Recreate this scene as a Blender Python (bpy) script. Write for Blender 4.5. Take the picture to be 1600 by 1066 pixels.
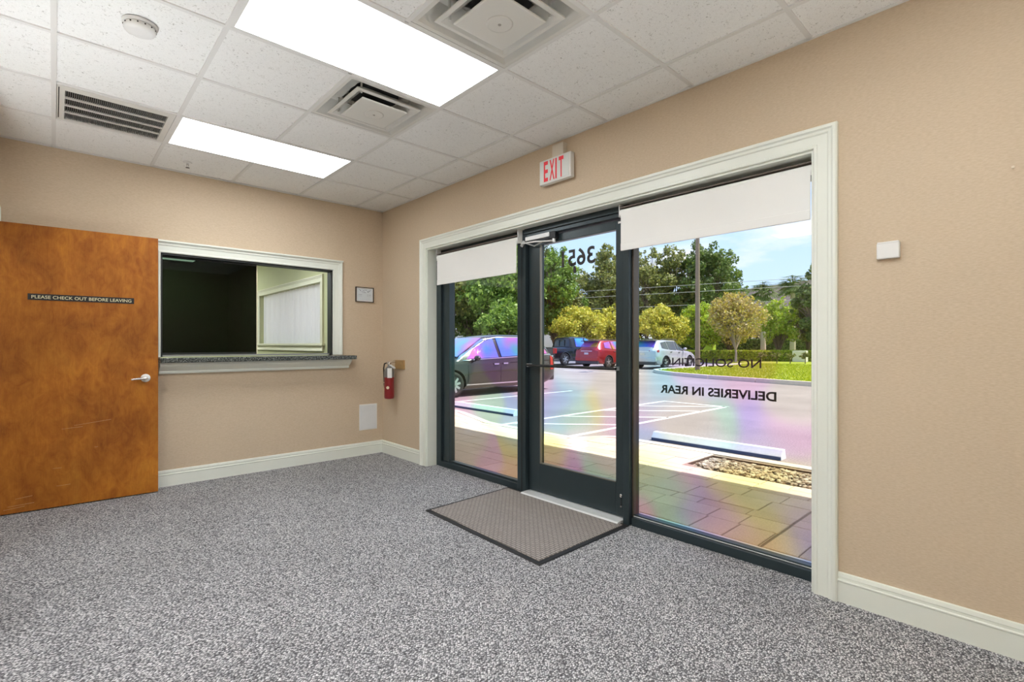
import bpy, bmesh, math, random
import numpy as np
from mathutils import Vector, Matrix
random.seed(7); np.random.seed(7)
for o in list(bpy.data.objects): bpy.data.objects.remove(o)
SC = bpy.context.scene; COL = SC.collection
PI = math.pi

# ------------------------------------------------------------------ camera, world, sun, exposure
cam_d = bpy.data.cameras.new('camera'); cam = bpy.data.objects.new('camera', cam_d); COL.objects.link(cam)
cam_d.sensor_width = 36; cam_d.lens = 17.505; cam_d.shift_y = 0.00375; cam_d.clip_start = .02; cam_d.clip_end = 600
cam.location = (0, 0, 1.225); cam.rotation_euler = (PI/2, 0, -math.radians(42.624)); SC.camera = cam
SC.view_settings.view_transform = 'Standard'; SC.view_settings.look = 'None'
SC.view_settings.gamma = 1; SC.view_settings.use_curve_mapping = False; SC.view_settings.exposure = 0.70
LAMP = 6.5; SUN = 4.6; SKY = 1.0; ADDED_UPL = 380

sun_d = bpy.data.lights.new('sun', 'SUN'); sun_d.energy = SUN; sun_d.angle = .009; sun_d.color = (1, .95, .87)
sun = bpy.data.objects.new('sun', sun_d); COL.objects.link(sun); sun.location = (20, -15, 40)
sun.rotation_euler = Vector((.33, -.333, .883)).to_track_quat('Z', 'Y').to_euler()

def nd(t, typ, **kw):
    n = t.nodes.new(typ)
    for k, v in kw.items():
        if k in ('op',): n.operation = v
        elif hasattr(n, k) and k != 'inputs': setattr(n, k, v)
    return n
def world():
    w = bpy.data.worlds.new('world'); SC.world = w; w.use_nodes = True; t = w.node_tree; t.nodes.clear()
    L = t.links.new
    tc = nd(t, 'ShaderNodeTexCoord'); sp = nd(t, 'ShaderNodeSeparateXYZ'); L(tc.outputs['Generated'], sp.inputs[0])
    r = nd(t, 'ShaderNodeValToRGB'); L(sp.outputs[2], r.inputs[0]); e = r.color_ramp.elements
    e[0].position = 0; e[0].color = (.50, .64, .80, 1); e[1].position = 1; e[1].color = (.20, .42, .90, 1)
    q = e.new(.28); q.color = (.36, .54, .84, 1)
    zc = nd(t, 'ShaderNodeMath', op='ADD'); L(sp.outputs[2], zc.inputs[0]); zc.inputs[1].default_value = .12
    dv = nd(t, 'ShaderNodeVectorMath', op='DIVIDE'); L(tc.outputs['Generated'], dv.inputs[0])
    cb = nd(t, 'ShaderNodeCombineXYZ'); [L(zc.outputs[0], cb.inputs[i]) for i in range(3)]; L(cb.outputs[0], dv.inputs[1])
    n = nd(t, 'ShaderNodeTexNoise'); L(dv.outputs[0], n.inputs['Vector']); n.inputs['Scale'].default_value = 1.15
    n.inputs['Detail'].default_value = 9; n.inputs['Roughness'].default_value = .58
    cr = nd(t, 'ShaderNodeValToRGB'); L(n.outputs[0], cr.inputs[0]); c = cr.color_ramp.elements
    c[0].position = .44; c[0].color = (0, 0, 0, 1); c[1].position = .62; c[1].color = (1, 1, 1, 1)
    mx = nd(t, 'ShaderNodeMix', data_type='RGBA'); L(cr.outputs[0], mx.inputs[0]); L(r.outputs[0], mx.inputs[6]); mx.inputs[7].default_value = (.70, .71, .74, 1)
    bg = nd(t, 'ShaderNodeBackground'); L(mx.outputs[2], bg.inputs[0]); bg.inputs[1].default_value = SKY
    o = nd(t, 'ShaderNodeOutputWorld'); L(bg.outputs[0], o.inputs[0])
world()

# ------------------------------------------------------------------ materials
MC = {}
def mat(name, col, rough=.6, metal=0, var=.06, vs=6, bump=0, bs=80, emit=None, spec=.5, stretch=None, coat=0):
    """procedural principled material: base colour varied by noise, optional bump"""
    if name in MC: return MC[name]
    m = bpy.data.materials.new(name); m.use_nodes = True; t = m.node_tree; L = t.links.new
    b = t.nodes['Principled BSDF']; MC[name] = m
    tc = nd(t, 'ShaderNodeTexCoord'); src = tc.outputs['Object']
    if stretch:
        mp = nd(t, 'ShaderNodeMapping'); mp.inputs['Scale'].default_value = stretch; L(src, mp.inputs[0]); src = mp.outputs[0]
    n = nd(t, 'ShaderNodeTexNoise'); L(src, n.inputs['Vector']); n.inputs['Scale'].default_value = vs; n.inputs['Detail'].default_value = 4
    mx = nd(t, 'ShaderNodeMix', data_type='RGBA'); L(n.outputs[0], mx.inputs[0])
    mx.inputs[6].default_value = tuple(min(1, c*(1-var)) for c in col)+(1,); mx.inputs[7].default_value = tuple(min(1, c*(1+var)) for c in col)+(1,)
    L(mx.outputs[2], b.inputs['Base Color'])
    b.inputs['Roughness'].default_value = rough; b.inputs['Metallic'].default_value = metal
    b.inputs['Specular IOR Level'].default_value = spec; b.inputs['Coat Weight'].default_value = coat; b.inputs['Coat Roughness'].default_value = .05
    if bump:
        n2 = nd(t, 'ShaderNodeTexNoise'); L(src, n2.inputs['Vector']); n2.inputs['Scale'].default_value = bs; n2.inputs['Detail'].default_value = 3
        bp = nd(t, 'ShaderNodeBump'); L(n2.outputs[0], bp.inputs['Height']); bp.inputs['Strength'].default_value = bump; bp.inputs['Distance'].default_value = .004
        L(bp.outputs[0], b.inputs['Normal'])
    if emit:
        b.inputs['Emission Color'].default_value = (*emit[0], 1); b.inputs['Emission Strength'].default_value = emit[1]
    return m
def ramp(t, src, stops):
    r = nd(t, 'ShaderNodeValToRGB'); t.links.new(src, r.inputs[0]); e = r.color_ramp.elements
    e[0].position, e[0].color = stops[0][0], (*stops[0][1], 1); e[1].position, e[1].color = stops[-1][0], (*stops[-1][1], 1)
    for p, c in stops[1:-1]:
        q = e.new(p); q.color = (*c, 1)
    return r.outputs[0]
def base(name, rough=.6):
    m = bpy.data.materials.new(name); m.use_nodes = True; t = m.node_tree; MC[name] = m
    b = t.nodes['Principled BSDF']; b.inputs['Roughness'].default_value = rough
    tc = nd(t, 'ShaderNodeTexCoord'); return m, t, b, tc.outputs['Object']
def noise(t, src, s, d=3, rgh=.5, stretch=None, dist=0):
    if stretch:
        mp = nd(t, 'ShaderNodeMapping'); mp.inputs['Scale'].default_value = stretch; t.links.new(src, mp.inputs[0]); src = mp.outputs[0]
    n = nd(t, 'ShaderNodeTexNoise'); t.links.new(src, n.inputs['Vector'])
    n.inputs['Scale'].default_value = s; n.inputs['Detail'].default_value = d; n.inputs['Roughness'].default_value = rgh; n.inputs['Distortion'].default_value = dist
    return n.outputs[0]
def mixc(t, f, a, b, bt='MIX'):
    mx = nd(t, 'ShaderNodeMix', data_type='RGBA'); mx.blend_type = bt
    for i, v in ((0, f), (6, a), (7, b)):
        if isinstance(v, (int, float)): mx.inputs[i].default_value = v
        elif isinstance(v, tuple): mx.inputs[i].default_value = (*v, 1)
        else: t.links.new(v, mx.inputs[i])
    return mx.outputs[2]
def bump(t, b, h, s, d=.003):
    bp = nd(t, 'ShaderNodeBump'); t.links.new(h, bp.inputs['Height']); bp.inputs['Strength'].default_value = s; bp.inputs['Distance'].default_value = d
    t.links.new(bp.outputs[0], b.inputs['Normal'])

def wall_mat():
    m, t, b, s = base('woven tan wall covering', .75)
    weave = noise(t, s, 160, 2, .6, (.35, .35, 1.6)); big = noise(t, s, 1.6, 3)
    c = mixc(t, big, (.54, .425, .295), (.585, .465, .33)); c = mixc(t, ramp(t, weave, [(.3, (0, 0, 0)), (.7, (1, 1, 1))]), c, (.64, .52, .38))
    t.links.new(c, b.inputs['Base Color']); bump(t, b, weave, .25, .002); return m
def carpet_mat():
    m, t, b, s = base('grey flecked loop carpet', .95)
    mp = nd(t, 'ShaderNodeMapping'); mp.inputs['Scale'].default_value = (1, 1.45, 1); mp.inputs['Rotation'].default_value = (0, 0, .5); t.links.new(s, mp.inputs[0])
    vo = nd(t, 'ShaderNodeTexVoronoi'); vo.inputs['Scale'].default_value = 105; vo.inputs['Randomness'].default_value = .8; t.links.new(mp.outputs[0], vo.inputs['Vector'])
    sx = nd(t, 'ShaderNodeSeparateColor'); t.links.new(vo.outputs['Color'], sx.inputs[0])
    yarn = ramp(t, sx.outputs[0], [(0, (.30, .30, .315)), (.25, (.52, .52, .535)), (.7, (.76, .76, .775)), (1, (.95, .95, .96))])
    gap = ramp(t, vo.outputs['Distance'], [(.28, (1, 1, 1)), (.62, (.13, .13, .14))])
    c = mixc(t, .9, yarn, gap, 'MULTIPLY'); n1 = gap
    wear = noise(t, s, 1.4, 3); c = mixc(t, .25, c, ramp(t, wear, [(.35, (.5, .5, .5)), (.65, (1, 1, 1))]), 'MULTIPLY')
    t.links.new(c, b.inputs['Base Color']); b.inputs['Specular IOR Level'].default_value = .1
    bump(t, b, n1, .6, .005); return m
def tile_mat():
    m, t, b, s = base('pitted mineral ceiling tile', .9)
    g = nd(t, 'ShaderNodeNewGeometry').outputs['Position']
    n1 = noise(t, g, 62, 3, .7, None, 1.5); n2 = noise(t, g, 220, 2)
    c = ramp(t, n1, [(.30, (.42, .41, .38)), (.37, (.80, .795, .77)), (.42, (.92, .92, .90))])
    c = mixc(t, ramp(t, n2, [(.40, (0, 0, 0)), (.6, (1, 1, 1))]), mixc(t, .12, c, (.6, .6, .58)), c)
    t.links.new(c, b.inputs['Base Color']); bump(t, b, n1, .4, .003); return m
def wood_mat():
    m, t, b, s = base('mottled orange brown maple veneer', .38)
    mott = noise(t, s, 3.2, 5, .6, (1.2, 1, .75), .7); grain = noise(t, s, 60, 4, .6, (6, 1, .25), .3); fig = noise(t, s, 14, 5, .65, (1, 1, .55), 1.4)
    big = noise(t, s, 1.3, 2)
    c = ramp(t, mott, [(.28, (.20, .050, .006)), (.45, (.38, .120, .011)), (.58, (.52, .190, .018)), (.75, (.60, .26, .03))])
    c = mixc(t, .38, c, ramp(t, fig, [(.35, (.32, .09, .010)), (.62, (.60, .24, .025))]))
    c = mixc(t, .5, c, ramp(t, grain, [(.3, (.62, .55, .5)), (.7, (1, 1, 1))]), 'MULTIPLY')
    c = mixc(t, .5, c, ramp(t, big, [(.38, (.50, .40, .34)), (.6, (1, .96, .92))]), 'MULTIPLY')
    t.links.new(c, b.inputs['Base Color']); b.inputs['Roughness'].default_value = .55; b.inputs['Specular IOR Level'].default_value = .3; bump(t, b, grain, .08, .001); return m
def granite_mat():
    m, t, b, s = base('speckled dark granite laminate', .25)
    n1 = noise(t, s, 90, 3, .7)
    t.links.new(ramp(t, n1, [(.38, (.012, .016, .014)), (.52, (.06, .07, .065)), (.64, (.30, .32, .30))]), b.inputs['Base Color']); return m
def mat_mat():
    m, t, b, s = base('taupe waffle ribbed mat pile', .95)
    mp = nd(t, 'ShaderNodeMapping'); t.links.new(s, mp.inputs[0])
    mp.inputs['Rotation'].default_value = (0, 0, PI/2)
    br = nd(t, 'ShaderNodeTexBrick'); t.links.new(mp.outputs[0], br.inputs['Vector'])
    br.inputs['Scale'].default_value = 1; br.inputs['Brick Width'].default_value = .042; br.inputs['Row Height'].default_value = .020; br.inputs['Mortar Size'].default_value = .0035
    br.inputs['Color1'].default_value = (.36, .32, .295, 1); br.inputs['Color2'].default_value = (.29, .255, .235, 1); br.inputs['Mortar'].default_value = (.07, .06, .056, 1)
    c = mixc(t, .35, br.outputs[0], ramp(t, noise(t, s, 160, 3, .7), [(.3, (.12, .105, .10)), (.7, (.50, .46, .43))]))
    t.links.new(c, b.inputs['Base Color']); bump(t, b, br.outputs['Fac'], -.6, .004); return m
def asphalt_mat():
    m, t, b, s = base('worn grey asphalt', .9)
    n1 = noise(t, s, 55, 3, .8); n2 = noise(t, s, .5, 4, .6)
    c = ramp(t, n1, [(.3, (.09, .082, .085)), (.5, (.25, .225, .225)), (.68, (.50, .455, .45))])
    c = mixc(t, .5, c, ramp(t, n2, [(.35, (.20, .18, .18)), (.65, (.33, .30, .295))])); t.links.new(c, b.inputs['Base Color']); bump(t, b, n1, .4, .004); return m
def paver_mat(nm, c1, c2):
    m, t, b, s = base(nm, .85)
    n1 = noise(t, s, 9, 5, .7); n2 = noise(t, s, 90, 3)
    oi = nd(t, 'ShaderNodeObjectInfo').outputs['Random']
    c = mixc(t, n1, c1, c2); c = mixc(t, .22, c, ramp(t, n2, [(.3, (.22, .18, .15)), (.7, (.72, .66, .6))]))
    c = mixc(t, .55, c, ramp(t, oi, [(0, (.76, .70, .68)), (.5, (1, .97, .93)), (1, (.86, .88, .86))]), 'MULTIPLY')
    t.links.new(c, b.inputs['Base Color']); bump(t, b, n2, .3, .003); return m
def leaf_mat(nm, cols):
    m, t, b, s = base(nm, .55)
    g = nd(t, 'ShaderNodeNewGeometry').outputs['Random Per Island']
    st = [(i/(len(cols)-1), c) for i, c in enumerate(cols)]
    c = ramp(t, g, st); t.links.new(c, b.inputs['Base Color'])
    tr = nd(t, 'ShaderNodeBsdfTranslucent'); t.links.new(c, tr.inputs[0])
    ms = nd(t, 'ShaderNodeMixShader'); ms.inputs[0].default_value = .35; t.links.new(b.outputs[0], ms.inputs[1]); t.links.new(tr.outputs[0], ms.inputs[2])
    t.links.new(ms.outputs[0], t.nodes['Material Output'].inputs[0]); return m
def glass_mat(nm, tint=(1, 1, 1), attr=False, refl=.03):
    m = bpy.data.materials.new(nm); m.use_nodes = True; t = m.node_tree; t.nodes.clear(); L = t.links.new
    tr = nd(t, 'ShaderNodeBsdfTransparent'); tr.inputs[0].default_value = (*tint, 1)
    if attr:
        a = nd(t, 'ShaderNodeAttribute'); a.attribute_name = 'painted_sheen'; L(a.outputs['Color'], tr.inputs[0])
    gl = nd(t, 'ShaderNodeBsdfGlossy'); gl.inputs['Roughness'].default_value = 0.0; gl.inputs['Color'].default_value = (1, 1, 1, 1)
    lw = nd(t, 'ShaderNodeLayerWeight'); lw.inputs[0].default_value = .5
    p = nd(t, 'ShaderNodeMath', op='POWER'); L(lw.outputs['Facing'], p.inputs[0]); p.inputs[1].default_value = 5
    ma = nd(t, 'ShaderNodeMath', op='MULTIPLY_ADD'); L(p.outputs[0], ma.inputs[0]); ma.inputs[1].default_value = .8; ma.inputs[2].default_value = refl
    ms = nd(t, 'ShaderNodeMixShader'); L(ma.outputs[0], ms.inputs[0]); L(tr.outputs[0], ms.inputs[1]); L(gl.outputs[0], ms.inputs[2])
    o = nd(t, 'ShaderNodeOutputMaterial'); L(ms.outputs[0], o.inputs[0]); MC[nm] = m; return m
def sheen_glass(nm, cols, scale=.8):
    """dark car window glass with a rainbow sheen painted into its base colour"""
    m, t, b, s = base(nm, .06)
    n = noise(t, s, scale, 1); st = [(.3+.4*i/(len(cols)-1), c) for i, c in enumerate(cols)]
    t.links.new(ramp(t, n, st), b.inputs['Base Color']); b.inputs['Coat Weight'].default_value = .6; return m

WALL = wall_mat(); CARPET = carpet_mat(); TILE = tile_mat(); WOOD = wood_mat(); GRAN = granite_mat(); MATP = mat_mat(); ASPH = asphalt_mat()
TRIM = mat('off white painted trim', (.80, .83, .755), .35, var=.02)
WHITE = mat('white plastic', (.80, .80, .78), .4, var=.02)
TEE = mat('white ceiling grid metal', (.78, .775, .75), .5, var=.02)
DIFFM = mat('cream painted sheet metal', (.70, .69, .64), .4, var=.02)
DARK = mat('dark void', (.012, .012, .012), .8)
FRAME = mat('dark bronze anodised aluminium', (.032, .048, .055), .30, .3, .15, 3)
BLACK = mat('black rubber', (.012, .012, .013), .6)
GASK = mat('dark gasket', (.01, .012, .012), .5)
ALU = mat('bright aluminium', (.78, .80, .80), .45, .3, .04)
CHROME = mat('brushed chrome', (.75, .75, .76), .2, 1, .03)
SHADE = mat('white roller fabric', (.87, .87, .845), .8, var=.02, bump=.1, bs=500)
LIGHTP = mat('glowing prismatic diffuser', (.9, .9, .9), .5, emit=((.96, .985, 1), LAMP))
RED = mat('red lettering', (.70, .04, .06), .5, emit=((.8, .05, .06), .15))
EXR = mat('red enamel', (.25, .008, .012), .3, coat=.4)
CLAY = mat('black vinyl', (.01, .01, .011), .45)
BRASS = mat('cream vinyl letters', (.72, .68, .45), .5)
PAPER = mat('printed paper', (.66, .70, .73), .6, var=.04)
INK = mat('grey ink', (.10, .11, .14), .7)
BOARD = mat('tan wooden mounting block', (.40, .25, .10), .5, var=.2, vs=30)
SAGE = mat('sage green office paint', (.56, .57, .33), .7, var=.04)
OCEIL = mat('office ceiling', (.7, .7, .66), .8)
CURT = mat('white curtain cloth', (.85, .85, .83), .8, var=.02)
BED = mat('sandy paver bed', (.30, .25, .20), .95, var=.2, vs=20, bump=.3)
PAV1 = paver_mat('tan concrete paver', (.66, .56, .47), (.80, .70, .60))
CONC = mat('pale concrete', (.62, .58, .53), .85, var=.12, vs=8, bump=.2, bs=60)
STONE = leaf_mat('white and brown river pebbles', [(.75, .70, .62), (.60, .52, .42), (.22, .14, .09), (.82, .79, .74), (.36, .26, .17)])
LINE = mat('worn white road paint', (.72, .70, .68), .8, var=.15, vs=18)
GRASS = mat('bright lawn ground', (.26, .33, .012), .9, var=.3, vs=8, bump=.4, bs=50)
BLADE = leaf_mat('bright lawn blades', [(.32, .42, .008), (.45, .50, .015), (.22, .32, .01)])
BARK = mat('grey brown bark', (.16, .12, .085), .9, var=.3, vs=12, bump=.5, bs=20)
PBARK = mat('pale bark', (.48, .43, .34), .9, var=.2, vs=12, bump=.3, bs=20)
STUCCO = mat('beige stucco', (.52, .42, .30), .9, var=.06)
BWHITE = mat('white painted column', (.75, .72, .64), .7, var=.04)
ROOFM = mat('grey brown shingle roof', (.13, .10, .085), .9, var=.2, vs=20)
STOPT = mat('pale blue painted concrete', (.72, .84, .90), .7, var=.1, vs=20)
STOPB = mat('blue painted concrete', (.03, .07, .20), .7, var=.2, vs=30)
TYRE = mat('tyre rubber', (.025, .023, .022), .8)
RIM = mat('silver wheel alloy', (.62, .62, .62), .3, .8)
CLAD = mat('dark plastic cladding', (.05, .05, .052), .6)
TAIL = mat('red lamp plastic', (.45, .03, .03), .25)
LAMPW = mat('clear lamp plastic', (.65, .68, .70), .15)
PLATE = mat('licence plate', (.70, .66, .58), .5)
GDARK = sheen_glass('dark tinted car glass', [(.02, .03, .035), (.05, .07, .06), (.03, .03, .05)])
GRAIN = sheen_glass('car glass with painted sheen', [(.05, .30, .38), (.10, .22, .55), (.26, .12, .50), (.45, .12, .40), (.42, .25, .06)], 1.1)
GBLUE = sheen_glass('blue car glass with painted sheen', [(.05, .40, .45), (.04, .16, .75), (.22, .10, .60)], .9)

# ------------------------------------------------------------------ mesh helpers
def origin(p):
    v = Vector((0, 0, 0))
    while p is not None: v += p.location; p = p.parent
    return v
class MB:
    def __init__(s): s.v = []; s.f = []; s.m = []; s.sm = []
    def add(s, vs, fs, mi=0, smooth=False):
        o = len(s.v); s.v += [tuple(v) for v in vs]
        for f in fs: s.f.append(tuple(i+o for i in f)); s.m.append(mi); s.sm.append(smooth)
        return s
    def box(s, x0, y0, z0, x1, y1, z1, mi=0):
        x0, x1 = sorted((x0, x1)); y0, y1 = sorted((y0, y1)); z0, z1 = sorted((z0, z1))
        return s.add([(x0,y0,z0),(x1,y0,z0),(x1,y1,z0),(x0,y1,z0),(x0,y0,z1),(x1,y0,z1),(x1,y1,z1),(x0,y1,z1)],
            [(0,3,2,1),(4,5,6,7),(0,1,5,4),(1,2,6,5),(2,3,7,6),(3,0,4,7)], mi)
    def hexa(s, p, mi=0):
        return s.add(p, [(0,3,2,1),(4,5,6,7),(0,1,5,4),(1,2,6,5),(2,3,7,6),(3,0,4,7)], mi)
    def cyl(s, p0, p1, r0, r1=None, n=16, mi=0, smooth=True):
        r1 = r0 if r1 is None else r1; p0 = Vector(p0); p1 = Vector(p1); d = (p1-p0).normalized()
        a = d.orthogonal().normalized(); b = d.cross(a); vs = []
        for p, r in ((p0, r0), (p1, r1)):
            for i in range(n): t = 2*PI*i/n; vs.append(p+(a*math.cos(t)+b*math.sin(t))*r)
        s.add(vs, [(i, (i+1) % n, n+(i+1) % n, n+i) for i in range(n)], mi, smooth)
        s.add(vs[:n], [tuple(range(n))[::-1]], mi); s.add(vs[n:], [tuple(range(n))], mi); return s
    def lathe(s, prof, c, ax=(0, 0, 1), n=24, mi=0, smooth=True):
        c = Vector(c); d = Vector(ax).normalized(); a = d.orthogonal().normalized(); b = d.cross(a); vs = []; m = len(prof)
        for r, h in prof:
            for i in range(n): t = 2*PI*i/n; vs.append(c+d*h+(a*math.cos(t)+b*math.sin(t))*r)
        fs = [(j*n+i, j*n+(i+1) % n, (j+1)*n+(i+1) % n, (j+1)*n+i) for j in range(m-1) for i in range(n)]
        s.add(vs, fs, mi, smooth)
        s.add(vs[:n], [tuple(range(n))[::-1]], mi); s.add(vs[-n:], [tuple(range(n))], mi); return s
    def tube(s, pts, r, n=8, mi=0):
        pts = [Vector(p) for p in pts]; rs = r if isinstance(r, (list, tuple)) else [r]*len(pts); vs = []
        a = None
        for k, p in enumerate(pts):
            d = (pts[min(k+1, len(pts)-1)]-pts[max(k-1, 0)]).normalized()
            a = d.orthogonal().normalized() if a is None else (a-d*a.dot(d)).normalized(); b = d.cross(a)
            for i in range(n): t = 2*PI*i/n; vs.append(p+(a*math.cos(t)+b*math.sin(t))*rs[k])
        m = len(pts)
        s.add(vs, [(j*n+i, j*n+(i+1) % n, (j+1)*n+(i+1) % n, (j+1)*n+i) for j in range(m-1) for i in range(n)], mi, True)
        s.add(vs[:n], [tuple(range(n))[::-1]], mi); s.add(vs[-n:], [tuple(range(n))], mi); return s
    def prism(s, pts, vec, mi=0):
        n = len(pts); vec = Vector(vec); p = [Vector(q) for q in pts]; vs = p+[q+vec for q in p]
        s.add(vs, [tuple(range(n))[::-1], tuple(range(n, 2*n))]+[(i, (i+1) % n, n+(i+1) % n, n+i) for i in range(n)], mi); return s
    def build(s, name, m, parent=None, bev=0, recalc=True):
        me = bpy.data.meshes.new(name); off = origin(parent) if parent else None
        if off is None:
            xs = np.array(s.v); off = Vector(((xs[:, 0].min()+xs[:, 0].max())/2, (xs[:, 1].min()+xs[:, 1].max())/2, xs[:, 2].min()))
        me.from_pydata([(v[0]-off.x, v[1]-off.y, v[2]-off.z) for v in s.v], [], s.f)
        for q in (m if isinstance(m, (list, tuple)) else [m]): me.materials.append(q)
        me.polygons.foreach_set('material_index', s.m); me.polygons.foreach_set('use_smooth', s.sm)
        if recalc and len(s.f) < 60000:
            bm = bmesh.new(); bm.from_mesh(me); bmesh.ops.recalc_face_normals(bm, faces=bm.faces); bm.to_mesh(me); bm.free()
        me.update(); o = bpy.data.objects.new(name, me); COL.objects.link(o)
        if parent: o.parent = parent
        else: o.location = off
        if bev:
            b = o.modifiers.new('bevel', 'BEVEL'); b.width = bev; b.segments = 2; b.limit_method = 'ANGLE'
        return o
def tag(o, label=None, cat=None, group=None, kind=None):
    if label: o['label'] = label
    if cat: o['category'] = cat
    if group: o['group'] = group
    if kind: o['kind'] = kind
    return o
def empty(name, loc, label, cat, group=None, kind=None, rz=0):
    o = bpy.data.objects.new(name, None); COL.objects.link(o); o.location = loc; o.rotation_euler = (0, 0, rz); o.empty_display_size = .1
    return tag(o, label, cat, group, kind)
def link(name, me, parent=None, loc=(0, 0, 0)):
    o = bpy.data.objects.new(name, me); COL.objects.link(o)
    if parent: o.parent = parent
    o.location = loc; return o
def copy_tree(o, parent=None):
    c = o.copy(); COL.objects.link(c)
    if parent: c.parent = parent
    for ch in [x for x in o.children]: copy_tree(ch, c)
    return c
def text(name, s, p, right, up, w, h, m, parent, bold=0, depth=.0006):
    cu = bpy.data.curves.new('t', 'FONT'); cu.body = s; cu.offset = bold; cu.resolution_u = 4; cu.extrude = .0001
    ob = bpy.data.objects.new('t', cu); COL.objects.link(ob)
    me = bpy.data.meshes.new_from_object(ob.evaluated_get(bpy.context.evaluated_depsgraph_get()))
    bpy.data.objects.remove(ob)
    co = np.array([v.co[:] for v in me.vertices]); lo = co.min(0); hi = co.max(0)
    R = Vector(right).normalized(); U = Vector(up).normalized(); N = R.cross(U); P = Vector(p)-origin(parent)
    for v in me.vertices:
        a = (v.co.x-lo[0])/(hi[0]-lo[0])*w; b = (v.co.y-lo[1])/(hi[1]-lo[1])*h; c = depth if v.co.z > 0 else 0
        v.co = P+R*a+U*b+N*c
    me.materials.clear(); me.materials.append(m); me.name = name
    return link(name, me, parent)

# ------------------------------------------------------------------ the room shell
H = 2.744; XR = 2.77; YB = 5.2; XO = 3.06; XL = -2.5; YF = -1.6; XS = -.305; YO = 11.04
def S(o, label, cat='structure'): return tag(o, label, cat, kind='structure')
S(MB().box(XL-.1, YF-.1, -.12, XR, YB+.12, 0).box(XR, .8, -.12, XO-.08, 4.27, 0).build('floor', CARPET), 'grey flecked carpet floor of the waiting room', 'floor')
# right wall with storefront opening (waiting room) and office window opening
O0, O1, OT = .80, 4.275, 2.19
W0, W1, WB, WT = 6.98, 9.80, 1.235, 2.11
b = MB()
b.box(XR, YF-.1, -.12, XO, O0, 3.0).box(XR, O0, OT, XO, O1, 3.0).box(XR, O1, -.12, XO, YB+.06, 3.0)
S(b.build('wall_right', WALL), 'tan woven wall around the glass storefront', 'wall')
b = MB().box(XR, YB+.06, -.12, XO, W0, 3.0).box(XR, W0, -.12, XO, W1, WB).box(XR, W0, WT, XO, W1, 3.0).box(XR, W1, -.12, XO, YO+.1, 3.0)
S(b.build('wall_office_right', SAGE), 'sage green office wall seen through the reception opening', 'wall')
# back wall with pass-through opening
P0, P1, PB, PT = .675, 2.185, 1.07, 2.02
b = MB().box(XL-.1, YB, 0, P0, YB+.12, H+.1).box(P0, YB, 0, P1, YB+.12, PB).box(P0, YB, PT, P1, YB+.12, H+.1).box(P1, YB, 0, XR, YB+.12, H+.1)
S(b.build('wall_back', WALL), 'tan woven wall holding the reception window', 'wall')
S(MB().box(XL-.1, YF-.1, 0, XL, YB, H+.1).build('wall_left', WALL), 'tan wall beyond the doorway on the left', 'wall')
S(MB().box(XL, YF-.1, 0, XR, YF, H+.1).build('wall_front', WALL), 'tan wall behind the viewer', 'wall')
b = MB().box(XS-.12, 3.9, 0, XS, 4.13, H).box(XS-.12, 4.13, 2.14, XS, 5.10, H).box(XS-.12, 5.10, 0, XS, YB, H)
S(b.build('wall_left_return', WALL), 'short tan return wall with the doorway of the wooden door', 'wall')
# office shell
S(MB().box(XL-.1, YB+.12, -.12, XR, YO+.1, 0).build('floor_office', mat('office carpet', (.12, .12, .13), .95)), 'dark office floor behind the reception window', 'floor')
S(MB().box(XL-.1, YO, 0, XR, YO+.1, H+.1).build('wall_office_back', SAGE), 'far office wall seen through the dark glass', 'wall')
S(MB().box(XL-.1, YB+.12, 0, XL, YO, H+.1).build('wall_office_left', SAGE), 'left office wall behind the reception window', 'wall')
S(MB().box(XL-.1, YB+.12, H, XR, YO+.1, H+.1).build('ceiling_office', OCEIL), 'office ceiling behind the reception window', 'ceiling')

# ceiling: slab + individual tiles + tee grid
S_c = S(MB().box(XL-.1, YF-.1, H+.12, XR, YB+.12, H+.2).build('ceiling', OCEIL), 'white suspended tile ceiling of the waiting room', 'ceiling')
gx = [-2.44, -1.83, -1.22, -.61, 0, .61, 1.22, 1.83, 2.44]; gy = [.815+.618*k for k in range(-3, 8)]
gy[-1] = 5.175; XG = [XL]+gx+[XR]; YG = [YF]+gy
skip = {}
def cell(x, y): return (min(range(len(XG)), key=lambda i: abs(XG[i]-x)), min(range(len(YG)), key=lambda j: abs(YG[j]-y)))
lights = [(.61, 3.905), (.61, 2.051), (.61, .197), (-1.83, 2.051), (-1.83, .197)]
diffs = [(1.22, 2.669), (1.22, 1.433)]
vent = (0, 3.905)
used = set()
for x, y in lights: i, j = cell(x, y); used |= {(i, j), (i+1, j)}
for x, y in diffs+[vent]: used.add(cell(x, y))
tmesh = {}
for i in range(len(XG)-1):
    for j in range(len(YG)-1):
        if (i, j) in used: continue
        x0, x1, y0, y1 = XG[i], XG[i+1], YG[j], YG[j+1]; w, d = round(x1-x0, 3), round(y1-y0, 3)
        if w < .1 or d < .1: continue
        if (w, d) not in tmesh:
            t = MB().box(.006, .006, .002, w-.006, d-.006, .02)
            o = t.build('ceiling_tile', TILE, S_c); tmesh[(w, d)] = o.data
            for v in o.data.vertices: v.co += origin(S_c)
        else: o = link('ceiling_tile', tmesh[(w, d)], S_c)
        o.location = Vector((x0, y0, H+random.uniform(0, .003)))-origin(S_c)
def tee(x0, y0, x1, y1): MB().box(x0, y0, H-.003, x1, y1, H+.03).build('grid_tee', TEE, S_c)
hw = .0115
for x in gx[1:]:
    cut = sorted((ly, ly+.618) for lx, ly in lights if abs(lx+.61-x) < .05); y = YF
    for a, c in cut: tee(x-hw, y, x+hw, a); y = c
    tee(x-hw, y, x+hw, YB)
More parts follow.
